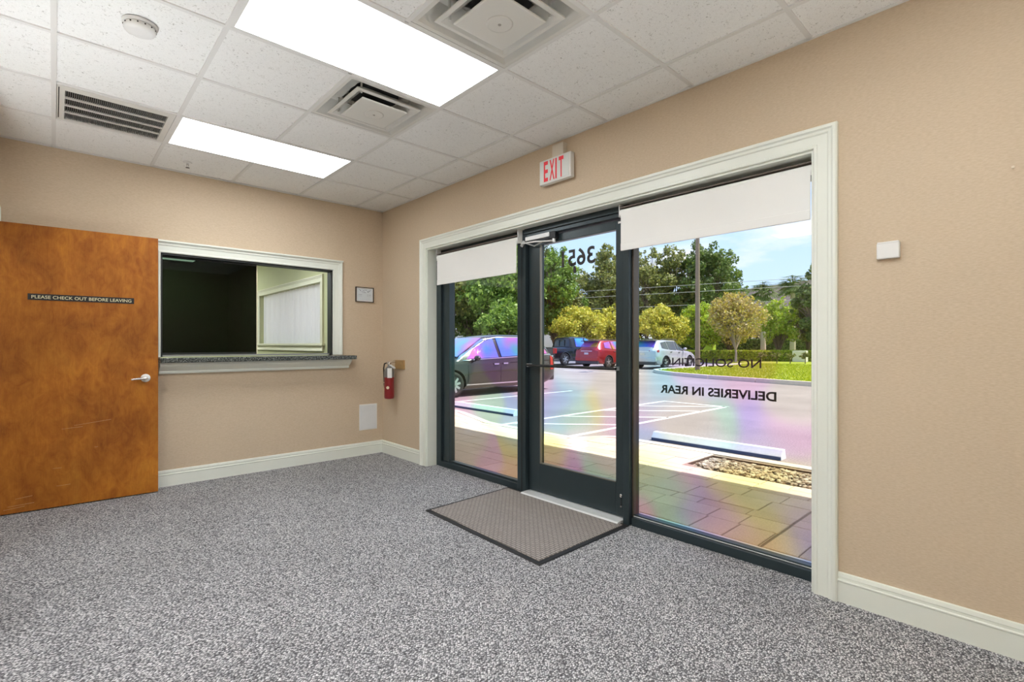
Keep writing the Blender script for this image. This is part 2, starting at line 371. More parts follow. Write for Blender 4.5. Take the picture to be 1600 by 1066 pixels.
for j, y in enumerate(gy[:-1]):
    for i in range(len(XG)-1):
        a, c = XG[i]+hw, XG[i+1]-hw
        if c-a < .1: continue
        if all((k in used and (i-1, jj) in used and any(cell(lx, ly) == (i-1, jj) for lx, ly in lights)) for k, jj in (((i, j), j),)): pass
        tee(a, y-hw, c, y+hw)
for x, y in ((-.42, 3.05), (-1.3, -.7), (1.1, -1.0)):  # added uplights outside the view, put in only to brighten the ceiling
    t = empty('added_uplight', (x, y, 0), {-.42: 'added black floor uplight left of the viewer', -1.3: 'added black floor uplight behind the viewer, left', 1.1: 'added black floor uplight behind the viewer, right'}[x], 'added lamp', 'added uplights that fill the ceiling')
    MB().lathe([(.13, 0), (.14, .01), (.14, .03), (.03, .05)], (x, y, 0), n=28).build('base', BLACK, t)
    MB().cyl((x, y, .04), (x, y, .32), .015).build('stem', BLACK, t)
    MB().lathe([(.05, .25), (.15, .26), (.17, .45), (.165, .45), (.145, .27), (.05, .265)], (x, y, 0), n=32).build('bowl', BLACK, t)
    MB().lathe([(.14, .285), (.14, .290)], (x, y, 0), n=32).build('diffuser', mat('added ceiling fill glow %g' % x, (.9, .9, .9), .5, emit=((.94, .975, 1), ADDED_UPL*{-.42: .40, -1.3: .9, 1.1: .42}[x])), t)
MB().box(XR-.02, YF, H-.003, XR, YB, H+.03).build('wall_angle', TEE, S_c)
MB().box(XL, YB-.022, H-.003, XR, YB, H+.03).build('wall_angle', TEE, S_c)

# ------------------------------------------------------------------ sun canopy outside over the walkway
S(MB().box(XO, -9, 3.0, 5.66, 16, 3.3).build('canopy', mat('canopy stucco', (.86, .84, .80), .9)), 'covered walkway canopy outside the storefront', 'canopy')

# ------------------------------------------------------------------ trim
def sweep(b, path, prof, fn, closed=False):
    """path: list of (corner a, z, outward dir a, outward dir z); prof: (outward offset, proud depth)"""
    n = len(path); m = len(prof); vs = []
    for a, z, da, dz in path:
        for o, d in prof: vs.append(fn(a+da*o, z+dz*o, d))
    fs = [(k*m+i, k*m+(i+1) % m, (k+1)*m+(i+1) % m, (k+1)*m+i) for k in range(n-1) for i in range(m)]
    b.add(vs, fs); b.add(vs[:m], [tuple(range(m))]); b.add(vs[-m:], [tuple(range(m))])
CAS = [(0, -.004), (0, .013), (.004, .017), (.014, .017), (.018, .013), (.060, .015), (.066, .021), (.078, .023), (.086, .030), (.097, .030), (.103, .024), (.103, -.004)]
rwf = lambda a, z, d: (XR-d, a, z)
bwf = lambda a, z, d: (a, YB-d, z)
b = MB(); sweep(b, [(O0, 0, -1, 0), (O0, OT, -1, 1), (O1, OT, 1, 1), (O1, 0, 1, 0)], CAS, rwf)
S(b.build('trim_1', TRIM), 'off white moulded casing around the storefront opening', 'trim')
b = MB().box(XR-.004, O0, 0, 2.885, O0-.015, OT+.0).box(XR-.004, O1, 0, 2.885, O1+.015, OT).box(XR-.004, O0, OT, 2.885, O1, OT+.015)
b2 = MB().box(XR-.002, O0+.0, 0, 2.885, O0+.012, OT-.012).box(XR-.002, O1-.012, 0, 2.885, O1, OT-.012).box(XR-.002, O0, OT-.012, 2.885, O1, OT)
S(b2.build('trim_2', TRIM), 'off white jamb lining inside the storefront opening', 'trim')
BB = [(0, 0), (.0, .016), (.095, .016), (.100, .019), (.104, .019), (.107, .011), (.118, .011), (.121, .014), (.137, .010), (.140, .004), (.140, 0)]
def baseb(name, y0, y1, fn, label):
    b = MB(); m = len(BB); vs = [fn(y, z, d) for y in (y0, y1) for z, d in BB]
    b.add(vs, [(i, (i+1) % m, m+(i+1) % m, m+i) for i in range(m)]+[tuple(range(m)), tuple(range(m, 2*m))])
    S(b.build(name, TRIM), label, 'baseboard')
baseb('baseboard_right', YF, O0-.103, rwf, 'off white baseboard right of the storefront')
baseb('baseboard_right', O1+.103, YB-.016, rwf, 'short off white baseboard between storefront and corner')
baseb('baseboard_back', XS, XR, bwf, 'off white baseboard below the reception counter')
# reception casing (three sided) + reveal
b = MB(); sweep(b, [(P0, 1.12, -1, 0), (P0, PT, -1, 1), (P1, PT, 1, 1), (P1, 1.12, 1, 0)], CAS, bwf)
b.box(P0-.135, YB-.040, PT+.092, P1+.105, YB, PT+.106)
S(b.build('trim_3', TRIM), 'white moulded casing around the reception window', 'trim')
w3 = empty('window_3', (1.43, YB+.06, 1.12), 'sliding reception window with one dark glass pane', 'window', kind='structure')
MB().box(P0, YB-.002, 1.12, P0+.014, YB+.10, PT).box(P1-.014, YB-.002, 1.12, P1, YB+.10, PT).box(P0, YB-.002, PT-.016, P1, YB+.10, PT).build('gasket_frame', GASK, w3)
MB().box(P0+.02, YB+.03, 1.122, P1-.02, YB+.085, 1.135).build('sliding_track', mat('track metal', (.35, .36, .36), .4, .7), w3)
g = glass_mat('dark tinted office glass', (.085, .105, .085), refl=.012)
MB().box(P0+.014, YB+.062, 1.14, 1.455, YB+.068, PT-.018).build('dark_pane', g, w3)
MB().box(1.455, YB+.060, 1.135, 1.463, YB+.070, PT-.018).build('pane_edge', mat('pane edge', (.72, .68, .48), .4), w3)
MB().box(P0+.014, YB+.056, 1.136, 1.455, YB+.074, 1.155).box(P0+.014, YB+.056, PT-.03, 1.455, YB+.074, PT-.016).build('pane_rail', GASK, w3)
# counter
ct = empty('reception_counter', (1.5, YB, .97), 'dark granite topped counter ledge under the reception window', 'counter')
MB().box(.655, 5.035, 1.072, 2.385, YB-.001, 1.112).box(P0+.002, YB-.001, 1.072, P1-.002, YB+.118, 1.112).build('countertop', GRAN, ct, .006)
AP = [(.975, 0), (.975, .035), (.990, .045), (1.000, .045), (1.010, .060), (1.035, .095), (1.050, .110), (1.072, .110), (1.072, 0)]
b = MB(); m = len(AP); vs = [(x, YB-d, z) for x in (.66, 2.35) for z, d in AP]
b.add(vs, [(i, (i+1) % m, m+(i+1) % m, m+i) for i in range(m)]+[tuple(range(m)), tuple(range(m, 2*m))]); b.build('apron_moulding', TRIM, ct)

# office window, casing, curtain, light
w4 = empty('window_4', (XR, 8.4, WB), 'office window with white curtain and cream moulded casing', 'window', kind='structure')
CRM = mat('cream painted trim', (.74, .72, .55), .4, var=.02)
b = MB(); sweep(b, [(W0, WB, -1, -1), (W0, WT, -1, 1), (W1, WT, 1, 1), (W1, WB, 1, -1), (W0, WB, -1, -1)], CAS, rwf); b.build('casing', CRM, w4)
MB().box(XR-.05, W0-.15, WB-.02, XR+.02, W1+.15, WB+.012).build('sill', CRM, w4, .004)
vs = []; n = 160
for i in range(n+1):
    y = W0-.0+(W1-W0)*i/n; d = .012*math.sin(y*47)+.006*math.sin(y*23+1)
    vs += [(XR+.06+d, y, WB+.012), (XR+.06+d, y, WT)]
CT = base('sheer curtain', .8)
CT[2].inputs['Base Color'].default_value = (.88, .88, .87, 1)
tr = nd(CT[1], 'ShaderNodeBsdfTranslucent'); tr.inputs[0].default_value = (.9, .9, .9, 1); ms = nd(CT[1], 'ShaderNodeMixShader'); ms.inputs[0].default_value = .55
CT[1].links.new(CT[2].outputs[0], ms.inputs[1]); CT[1].links.new(tr.outputs[0], ms.inputs[2]); CT[1].links.new(ms.outputs[0], CT[1].nodes['Material Output'].inputs[0])
MB().add(vs, [(2*i, 2*i+2, 2*i+3, 2*i+1) for i in range(n)], 0, True).build('curtain', CT[0], w4)
MB().box(XO-.12, W0, WB, XO-.114, W1, WT).build('pane', glass_mat('clear glass', refl=.03), w4)
def office_light(x, y, label):
    t = empty('ceiling_light', (x, y, H-.02), label, 'light', 'troffers in the office ceiling')
    OL = mat('glowing office diffuser', (.9, .9, .9), .5, emit=((.90, .96, 1), LAMP*2.4))
    MB().box(x-.61, y-.3, H-.012, x+.61, y+.3, H+.0).build('frame', TEE, t)
    MB().box(x-.58, y-.27, H-.016, x+.58, y+.27, H-.010).build('diffuser', OL, t)
office_light(1.28, 10.3, 'office ceiling light reflected bluish through the dark reception glass')
office_light(1.28, 7.0, 'office ceiling light nearest the reception window')

# ------------------------------------------------------------------ ceiling fittings
LB = ['long lit troffer above the reception window', 'wide lit troffer between the two square diffusers', 'lit troffer in the ceiling above the viewer',
      'lit troffer in the ceiling at the far left', 'lit troffer in the ceiling behind and left of the viewer']
for k, (x, y) in enumerate(lights):
    t = empty('ceiling_light', (x+.61, y+.309, H-.01), LB[k], 'light', 'fluorescent ceiling troffers')
    x0, x1, y0, y1 = x+hw, x+1.22-hw, y+hw, y+.618-hw
    MB().box(x0, y0, H-.002, x1, y0+.014, H+.06).box(x0, y1-.014, H-.002, x1, y1, H+.06).box(x0, y0+.014, H-.002, x0+.014, y1-.014, H+.06).box(x1-.014, y0+.014, H-.002, x1, y1-.014, H+.06).box(x0, y0, H+.05, x1, y1, H+.06).build('frame', TEE, t)
    MB().box(x0+.014, y0+.014, H+.000, x1-.014, y1-.014, H+.006).build('diffuser', LIGHTP, t)
def frus(b, cx, cy, r0, z0, r1, z1, mi=0):
    vs = [(cx+a*r0, cy+c*r0, z0) for a, c in ((-1,-1),(1,-1),(1,1),(-1,1))]+[(cx+a*r1, cy+c*r1, z1) for a, c in ((-1,-1),(1,-1),(1,1),(-1,1))]
    b.add(vs, [(i, (i+1) % 4, 4+(i+1) % 4, 4+i) for i in range(4)], mi)
DL = ['square cream supply diffuser with dark neck opening, near the reception side', 'square cream supply diffuser at the top edge, beside the wide light']
for k, (x, y) in enumerate(diffs):
    cx, cy = x+.305, y+.309; t = empty('air_diffuser', (cx, cy, H-.03), DL[k], 'diffuser', 'square ceiling air diffusers')
    b = MB(); frus(b, cx, cy, .296, H-.001, .272, H-.001); frus(b, cx, cy, .296, H+.02, .296, H-.001); frus(b, cx, cy, .272, H-.001, .262, H+.012); frus(b, cx, cy, .262, H+.012, .200, H+.085); frus(b, cx, cy, .200, H+.085, .150, H+.09)
    b.build('face_frame', DIFFM, t, recalc=False)
    MB().lathe([(.155, .10), (.155, .088), (.10, .088)], (cx, cy, H), n=32).build('neck_opening', DARK, t)
    b = MB(); frus(b, cx, cy, .216, H-.010, .216, H-.004); frus(b, cx, cy, .216, H-.010, .195, H-.012); frus(b, cx, cy, .195, H-.012, .125, H+.050); frus(b, cx, cy, .216, H-.004, .13, H+.056); frus(b, cx, cy, .125, H+.05, .13, H+.056)
    b.build('middle_cone', DIFFM, t, recalc=False)
    b = MB(); frus(b, cx, cy, .152, H-.018, .152, H-.024); frus(b, cx, cy, .152, H-.024, .145, H-.027)
    b.add([(cx+a*.145, cy+c*.145, H-.027) for a, c in ((-1,-1),(1,-1),(1,1),(-1,1))], [(0, 3, 2, 1)]); frus(b, cx, cy, .152, H-.018, .06, H+.02)
    c_ = b.build('centre_plate', DIFFM, t, recalc=False)
    MB().lathe([(.062, 0), (.062, .002), (.055, .004), (.05, .004)], (cx, cy, H-.027), (0, 0, -1), 32).build('centre_disc', DIFFM, c_)
    MB().lathe([(.008, 0), (.007, .003), (.003, .004)], (cx, cy, H-.031), (0, 0, -1), 12).build('screw', mat('screw', (.45, .43, .4), .4, .6), c_)
    for sx in (-1, 1):
        for sy in (-1, 1): MB().cyl((cx+sx*.165, cy+sy*.165, H-.004), (cx+sx*.165, cy+sy*.165, H+.086), .006, n=8).build('hanger', DIFFM, t)
# return grille
vx, vy = vent; t = empty('return_grille', (vx+.305, vy+.309, H-.01), 'cream return air grille with dark slots in the ceiling', 'vent')
x0, x1, y0, y1 = vx+.014, vx+.596, vy+.014, vy+.604; a0, a1, c0, c1 = vx+.055, vx+.560, vy+.085, vy+.590
a0, a1, c0, c1 = .050, .560, 3.985, 4.490
MB().box(x0, y0, H-.004, x1, c0, H+.01).box(x0, c1, H-.004, x1, y1, H+.01).box(x0, c0, H-.004, a0, c1, H+.01).box(a1, c0, H-.004, x1, c1, H+.01).build('face_frame', DIFFM, t)
MB().box(x0+.006, y0+.03, H-.0045, x0+.011, y1-.03, H-.003).build('slot', DARK, t)
MB().box(a0, c0, H+.06, a1, c1, H+.07).build('dark_backing', DARK, t)
FIN = mat('grey grille fin', (.20, .195, .18), .5)
fm = None; n = 52
for k in range(n):
    x = a0+(a1-a0)*(k+.5)/n
    if fm is None: o = MB().box(-.0016, c0, H+.004, .0016, c1, H+.022).build('fin', FIN, t); fm = o.data; [setattr(v, 'co', v.co+Vector((vx+.305, 0, 0))) for v in fm.vertices]
    else: o = link('fin', fm, t)
    o.location.x = x-(vx+.305)
for k in (1, 2, 3):
    y = c0+(c1-c0)*k/4; MB().box(a0, y-.007, H-.003, a1, y+.007, H+.008).build('bar', DIFFM, t)
# smoke detector, sprinkler
sm = empty('smoke_detector', (.30, 2.93, H-.045), 'round white smoke detector on a ceiling tile', 'detector')
MB().lathe([(.070, 0), (.070, .008), (.066, .012)], (.30, 2.93, H), (0, 0, -1), 40).build('mounting_ring', WHITE, sm)
MB().lathe([(.060, .010), (.064, .024), (.060, .036), (.045, .044), (.01, .045)], (.30, 2.93, H), (0, 0, -1), 40).build('housing', WHITE, sm)
for k in range(14):
    a = 2*PI*k/14; MB().cyl((.30+.0625*math.cos(a), 2.93+.0625*math.sin(a), H-.021), (.30+.0655*math.cos(a), 2.93+.0655*math.sin(a), H-.021), .0035, n=6).build('slot', DARK, sm)
sp = empty('fire_sprinkler', (.82, 4.88, H-.05), 'small chrome fire sprinkler in the tile left of the far light', 'sprinkler')
MB().lathe([(.034, 0), (.034, .002), (.022, .006)], (.82, 4.88, H), (0, 0, -1), 24).build('escutcheon', WHITE, sp)
MB().cyl((.82, 4.88, H), (.82, 4.88, H-.02), .009).cyl((.812, 4.88, H-.018), (.816, 4.88, H-.042), .002, n=6).cyl((.828, 4.88, H-.018), (.824, 4.88, H-.042), .002, n=6).build('head', CHROME, sp)
MB().lathe([(.004, .04), (.015, .043), (.015, .045)], (.82, 4.88, H), (0, 0, -1), 16).build('deflector', mat('dark metal', (.12, .12, .12), .4, .8), sp)

# ------------------------------------------------------------------ storefront
SHEEN = glass_mat('glass with painted rainbow sheen', attr=True, refl=.022)  # view-dependent rainbow sheen painted into the panes as fixed vertex tints
CC = dict(pink=(1,.72,.85), mag=(.90,.55,.93), pur=(.72,.60,1), blu=(.58,.74,1), cyan=(.62,.95,1), grn=(.70,.98,.76), yel=(1,.93,.45), yg=(.85,.90,.48), org=(1,.75,.52), tan=(.97,.91,.77), wht=(1,1,1), lav=(.9,.82,1))
FL = [(4.008,1.187,'cyan'),(3.903,1.0,'grn'),(3.673,1.189,'lav'),(3.441,1.289,'pur'),(3.184,1.331,'org'),(3.353,1.105,'mag'),(3.625,.95,'tan'),(3.184,.941,'pink'),(3.821,.627,'pink'),(3.486,.634,'grn'),(3.225,.659,'blu'),(3.184,.524,'cyan'),(4.008,.331,'tan'),(3.673,.315,'tan'),(3.532,.247,'pink'),(3.184,.385,'yel'),(3.441,.116,'pink'),(3.143,.143,'org'),(3.976,.114,'tan'),(3.722,.491,'wht')]
FD = [(2.8,.908,'pink'),(2.8,.7,'pur'),(2.66,.789,'blu'),(2.527,.874,'cyan'),(2.694,.583,'cyan'),(2.495,.68,'grn'),(2.34,.744,'yel'),(2.165,.807,'tan'),(2.137,.695,'pink'),(2.463,.976,'wht'),(2.165,.99,'tan'),(2.729,.399,'yel'),(2.56,.35,'pink'),(2.527,.257,'mag'),(2.729,.219,'org'),(2.28,.302,'grn'),(2.222,.476,'tan'),(2.432,.468,'wht'),(2.8,1.116,'tan'),(2.432,1.244,'blu'),(2.28,1.197,'pur'),(2.137,1.175,'org')]
FR = [(1.875,.788,'pink'),(1.754,.968,'cyan'),(1.447,.986,'lav'),(1.253,1.034,'pink'),(.914,1.017,'tan'),(1.9,.96,'tan'),(1.617,.772,'tan'),(1.367,.779,'grn'),(1.145,.785,'pur'),(.977,.735,'pink'),(1.076,.686,'lav'),(1.531,.701,'tan'),(1.875,.68,'blu'),(1.802,.455,'tan'),(1.447,.574,'wht'),(1.9,.351,'yg'),(1.85,.275,'grn'),(1.617,.385,'pink'),(1.329,.346,'yel'),(1.662,.252,'grn'),(1.348,.265,'mag'),(1.447,.261,'pur'),(1.216,.278,'yel'),(1.11,.339,'yg'),(1.9,.09,'pink'),(1.708,.138,'grn'),(1.489,.133,'cyan'),(1.329,.136,'pink'),(1.145,.15,'yel'),(1.076,.24,'yel'),(1.18,.048,'org'),(.914,.163,'pur'),(.899,.269,'lav'),(1.01,.1,'tan'),(.946,.36,'tan'),(.853,.483,'tan'),(1.552,.036,'grn'),(1.076,.508,'yel'),(.884,.07,'blu')]
def sheen_pane(name, y0, y1, z0, z1, pts, parent, x=2.93):
    ny, nz = 48, 96; b = MB(); vs = []; cs = []
    P = np.array([(p[0], p[1]) for p in pts]); Cc = np.array([CC[p[2]] for p in pts])
    for j in range(nz+1):
        z = z0+(z1-z0)*j/nz
        for i in range(ny+1):
            y = y0+(y1-y0)*i/ny; vs.append((x-.003, y, z))
            wob = .05*math.sin(7*y+5*z)+.04*math.sin(13*z-6*y)
            d = ((P[:, 0]-y-wob)**2+(P[:, 1]-z+wob*.6)**2); w = np.exp(-d/(2*.075**2))+1e-5/(d+.02)
            c = (w[:, None]*Cc).sum(0)/w.sum(); k = 1-min(1, max(0, (z-1.18)/.16)); c = 1+(c-1)*k*1.0; cs.append(c)
    n = ny+1; b.add(vs, [(j*n+i, j*n+i+1, (j+1)*n+i+1, (j+1)*n+i) for j in range(nz) for i in range(ny)])
    N = len(vs); q = [(x+.003, y0, z0), (x+.003, y1, z0), (x+.003, y1, z1), (x+.003, y0, z1)]
    b.add(q, [(0, 1, 2, 3)]); o = b.build(name, SHEEN, parent)
    a = o.data.attributes.new('painted_sheen', 'FLOAT_COLOR', 'POINT')
    a.data.foreach_set('color', np.concatenate([np.concatenate([np.array(cs), np.ones((N, 1))], 1), np.ones((4, 4))]).astype(np.float32).ravel())
    return o
X0, X1 = 2.885, 2.99
def W(parent, name, y0, z0, y1, z1, x0=X0, x1=X1, m=FRAME, bev=.003): return MB().box(x0, y0, z0, x1, y1, z1).build(name, m, parent, bev)
w1 = empty('window_1', (2.93, 3.6, 0), 'narrow storefront pane left of the glass door', 'window', kind='structure')
W(w1, 'sill_rail', 3.05, 0, 4.20, .055, 2.875); W(w1, 'head_rail', 3.05, 2.10, 4.20, 2.178); W(w1, 'jamb', 4.185, 0, 4.263, 2.178, 2.875)
W(w1, 'glazing_stop', 3.05, .055, 4.08, .070, 2.905, 2.955); W(w1, 'jamb', 4.075, .055, 4.185, 2.10, 2.90, 2.97)
sheen_pane('glass_pane', 3.045, 4.09, .065, 2.11, FL, w1)
w2 = empty('window_2', (2.93, 1.4, 0), 'wide storefront pane right of the glass door with lettering', 'window', kind='structure')
W(w2, 'sill_rail', .812, 0, 1.93, .055, 2.875); W(w2, 'head_rail', .812, 2.10, 1.93, 2.178); W(w2, 'jamb', .812, .055, .825, 2.10)
W(w2, 'glazing_stop', .82, .055, 1.94, .070, 2.905, 2.955)
sheen_pane('glass_pane', .82, 1.945, .065, 2.11, FR, w2)
W(w2, 'mullion', 1.945, 0, 1.995, 2.178, 2.868); W(w2, 'mullion_stop', 1.930, .055, 1.945, 2.10, 2.90, 2.96, mat('bronze stop', (.10, .08, .06), .4, .4))
W(w2, 'mullion', 2.955, 0, 3.05, 2.178, 2.868); W(w2, 'mullion_groove', 2.99, .01, 3.0, 2.12, 2.866, 2.87, GASK, 0)
W(w2, 'door_header', 1.995, 2.105, 2.955, 2.178, 2.868); W(w2, 'door_header', 1.995, 2.135, 2.955, 2.178, 2.855)
text('lettering', 'DELIVERIES IN REAR', (2.938, 1.035, .910), (0, 1, 0), (0, 0, 1), .715, .054, CLAY, w2, .03)
text('lettering', 'NO SOLICITING', (2.938, 1.115, 1.092), (0, 1, 0), (0, 0, 1), .615, .050, CLAY, w2, .008)
MB().box(2.90, .83, .058, 2.99, 1.93, .062).build('drip_strip', ALU, w2)
# glass entrance door
d1 = empty('door_1', (2.93, 2.06, 0), 'dark framed glass entrance door numbered 3651', 'door', kind='structure')
D0, D1, DT = 2.002, 2.948, 2.098; XD0, XD1 = 2.905, 2.952
W(d1, 'stile', D0, .03, 2.080, DT, XD0, XD1); W(d1, 'stile', 2.818, .03, D1, DT, XD0, XD1)
W(d1, 'bottom_rail', 2.080, .03, 2.818, .262, XD0, XD1); W(d1, 'top_rail', 2.080, 2.035, 2.818, DT, XD0, XD1)
sheen_pane('glass_pane', 2.078, 2.82, .26, 2.037, FD, d1)
W(d1, 'glazing_bead', 2.080, .262, 2.818, .270, 2.90, 2.92, mat('pale bead', (.25, .24, .2), .4, .5), 0); W(d1, 'glazing_bead', 2.810, .27, 2.818, 2.035, 2.90, 2.92, MC['pale bead'], 0)
bar = MB().cyl((2.865, 2.05, 1.058), (2.865, 2.93, 1.058), .011, n=12).build('push_bar', BLACK, d1)
MB().box(2.86, 2.05, 1.045, 2.905, 2.066, 1.071).build('bar_bracket', ALU, bar); MB().box(2.86, 2.914, 1.045, 2.905, 2.93, 1.071).build('bar_bracket', ALU, bar)
text('house_number', '3651', (2.938, 2.29, 1.83), (0, 1, 0), (0, 0, 1), .325, .132, CLAY, d1, .02)
b = MB(); n = 20; vs = [(2.932-(.006 if q else 0), 2.475+.013*math.cos(2*PI*i/n), 1.80+.028*math.sin(2*PI*i/n)) for q in (0, 1) for i in range(n)]
b.add(vs, [tuple(range(n)), tuple(range(n, 2*n))]+[(i, (i+1) % n, n+(i+1) % n, n+i) for i in range(n)]); b.build('oval_sticker', CLAY, d1)
MB().lathe([(.012, 0), (.012, .006), (.006, .008)], (2.905, 2.035, .175), (-1, 0, 0), 16).build('lock_cylinder', CHROME, d1)
MB().cyl((2.903, 2.035, .165), (2.903, 2.035, .105), .003, n=6).build('bolt_rod', BLACK, d1)
MB().lathe([(.008, 0), (.006, .005)], (2.905, 2.035, .10), (-1, 0, 0), 12).build('lower_screw', CHROME, d1)
cl = MB().box(2.86, 2.615, 2.055, 2.905, 2.80, 2.112).build('closer_body', mat('closer black', (.02, .022, .024), .4, .4), d1, .006)
MB().box(2.852, 2.67, 2.075, 2.861, 2.94, 2.11).build('closer_cover', ALU, cl, .003)
MB().tube([(2.875, 2.64, 2.04), (2.85, 2.74, 2.045), (2.83, 2.80, 2.05), (2.84, 2.97, 2.06)], .007).tube([(2.85, 2.74, 2.045), (2.88, 2.86, 2.03), (2.885, 2.97, 2.07)], .006).cyl((2.875, 2.64, 2.03), (2.875, 2.64, 2.06), .013).cyl((2.84, 2.97, 2.04), (2.87, 2.97, 2.08), .013).build('closer_arm', ALU, cl)
MB().box(2.862, 2.0, 2.06, 2.905, 2.03, 2.075).build('top_pivot', CHROME, d1)
S(MB().hexa([(2.79, 2.0, .001), (3.02, 2.0, .001), (3.02, 2.95, .001), (2.79, 2.95, .001), (2.82, 2.0, .02), (2.99, 2.0, .024), (2.99, 2.95, .024), (2.82, 2.95, .02)]).build('trim_4', ALU), 'bright aluminium threshold under the glass door', 'threshold')
def shade(y0, y1, zt, zb, label):
    t = empty('roller_shade', (2.84, (y0+y1)/2, zb), label, 'shade', 'white roller shades over the storefront glass')
    r = .026; MB().cyl((2.838, y0, zt-r), (2.838, y1, zt-r), r, n=28).build('roller_tube', SHADE, t)
    MB().box(2.812, y0+.012, zb+.02, 2.814, y1-.012, zt-r).build('fabric', SHADE, t)
    MB().box(2.808, y0+.012, zb, 2.818, y1-.012, zb+.05).build('hem_bar', SHADE, t, .003)
    MB().box(2.812, y1, zt-.055, 2.866, y1+.004, OT-.013).build('bracket', WHITE, t); MB().box(2.812, y0-.004, zt-.055, 2.866, y0, OT-.013).build('bracket', WHITE, t)
    MB().box(2.815, y0, zt+.006, 2.862, y1, zt+.012).build('head_rail', mat('bronze rail', (.14, .11, .09), .5), t)
shade(2.99, 4.17, 2.120, 1.820, 'white roller shade left of the glass door')
shade(.818, 1.985, 2.142, 1.858, 'wide white roller shade right of the glass door')


# ------------------------------------------------------------------ wooden door
th = math.atan2(5.037-5.085, .639+.284); dr = empty('door_2', (-.284, 5.105, .008), 'open stained maple door with check out sign and silver lever', 'door', kind='structure')
# door built along local +x from the hinge, facing -y, then turned
def turned(o): return o
dl = MB().box(0, -.022, 0, .925, .022, 2.10)
leafo = bpy.data.objects
def dbuild(mb, name, m, parent, bev=0):
    o = mb.build(name, m, None, bev); return o
def local(mb, name, m, parent, bev=0):
    off = origin(parent); mb.v = [(v[0]+off.x, v[1]+off.y, v[2]+off.z) for v in mb.v]; return mb.build(name, m, parent, bev)
lf = local(dl, 'door_leaf', WOOD, dr, .002)
s_ = local(MB().box(.145, -.0245, 1.548, .765, -.022, 1.594), 'sign_plate', CLAY, dr)
off = origin(dr)
text('sign_lettering', 'PLEASE CHECK OUT BEFORE LEAVING', off+Vector((.165, -.0245, 1.559)), (1, 0, 0), (0, 0, 1), .583, .024, BRASS, s_, .008, .0006)
h_ = local(MB().lathe([(.033, 0), (.033, .008), (.028, .014), (.012, .016), (.011, .05)], (.840, -.022, .945), (0, -1, 0), 28), 'lever_rose', WHITE, dr)
local(MB().tube([(.842, -.068, .945), (.825, -.070, .945), (.79, -.068, .942), (.745, -.062, .938)], [.011, .0115, .010, .007], 12), 'lever', CHROME, h_)
local(MB().cyl((.84, -.018, .945), (.84, -.075, .945), .012), 'spindle', CHROME, h_)
for z in (.2, 1.05, 1.9): local(MB().cyl((-.006, .016, z), (-.006, .016, z+.1), .007), 'hinge', CHROME, dr)
b = MB(); random.seed(3)
for x, z, w, a in ((.30,.155,.08,.02),(.08,.10,.09,.10),(.04,.05,.14,.05),(.52,.42,.02,.02),(.40,.60,.22,.12),(.33,.58,.12,.06),(.28,.29,.05,-.02),(.02,.03,.11,.1)):
    b.hexa([(x, -.0222, z), (x+w, -.0222, z+w*a), (x+w, -.0222, z+w*a+.0022), (x, -.0222, z+.0016), (x, -.0226, z), (x+w, -.0226, z+w*a), (x+w, -.0226, z+w*a+.0022), (x, -.0226, z+.0016)])
local(b, 'scratch', mat('pale scratched wood', (.60, .36, .17), .7), dr)
dr.rotation_euler = (0, 0, th)
b = MB(); sweep(b, [(4.13, 0, -1, 0), (4.13, 2.14, -1, 1), (5.10, 2.14, 1, 1), (5.10, 0, 1, 0)], [(o*.85, d*.75) for o, d in CAS], lambda a, z, d: (XS+d, a, z))
S(b.build('trim_5', TRIM), 'white casing of the doorway at the left edge', 'trim')

# ------------------------------------------------------------------ wall things
ex = empty('exit_sign', (2.735, 2.485, 2.43), 'white box exit sign with red letters above the glass door', 'exit sign')
MB().box(2.712, 2.330, 2.430, 2.755, 2.640, 2.612).build('housing', WHITE, ex, .006)
MB().box(2.709, 2.345, 2.442, 2.713, 2.625, 2.600).build('face_panel', mat('sign face', (.78, .82, .80), .4), ex, .001)
MB().box(2.725, 2.413, 2.612, XR, 2.521, 2.705).build('mounting_canopy', mat('beige plastic', (.66, .60, .50), .5), ex, .003)
MB().box(2.755, 2.36, 2.45, XR, 2.61, 2.6).build('back_box', DIFFM, ex)
for s, ya in (('E', 2.590), ('X', 2.532), ('I', 2.474), ('T', 2.440)):
    wd = {'E': .042, 'X': .050, 'I': .014, 'T': .046}[s]
    text('letter', s, (2.709, ya, 2.446), (0, -1, 0), (0, 0, 1), wd, .150, RED, ex, .02, .001)
fe = empty('fire_extinguisher', (2.675, 4.865, .64), 'small red fire extinguisher hanging by the corner', 'extinguisher')
c = (2.672, 4.865)
MB().lathe([(.02, 0), (.048, .004), (.053, .02), (.053, .235), (.053, .245)], (*c, .64), n=28).build('cylinder', EXR, fe)
MB().lathe([(.0535, .235), (.0535, .24), (.0535, .29), (.047, .325), (.028, .345), (.018, .352), (.018, .372)], (*c, .64), n=28).build('collar', mat('grey black label', (.22, .22, .215), .3, .5), fe)
e1 = Vector((-.48, -.877, 0)); e2 = Vector((.877, -.48, 0)); p = Vector((*c, 0))+e1*.056+e2*.004
MB().hexa([tuple(p+e2*a+e1*o+Vector((0, 0, z))) for z in (.870, .975) for a, o in ((-.024, 0), (.024, 0), (.024, .003), (-.024, .003))]).build('service_tag', WHITE, fe, .002)
MB().lathe([(.016, 0), (.016, .002)], (c[0]-.038, c[1]-.036, .765), (-.68, -.72, 0), 20).build('round_sticker', mat('cream sticker', (.75, .68, .5), .5), fe)
hd = MB().cyl((*c, 1.01), (*c, 1.045), .017).cyl((c[0]-.028, c[1], 1.028), (c[0]+.02, c[1], 1.028), .009).build('valve_head', CHROME, fe)
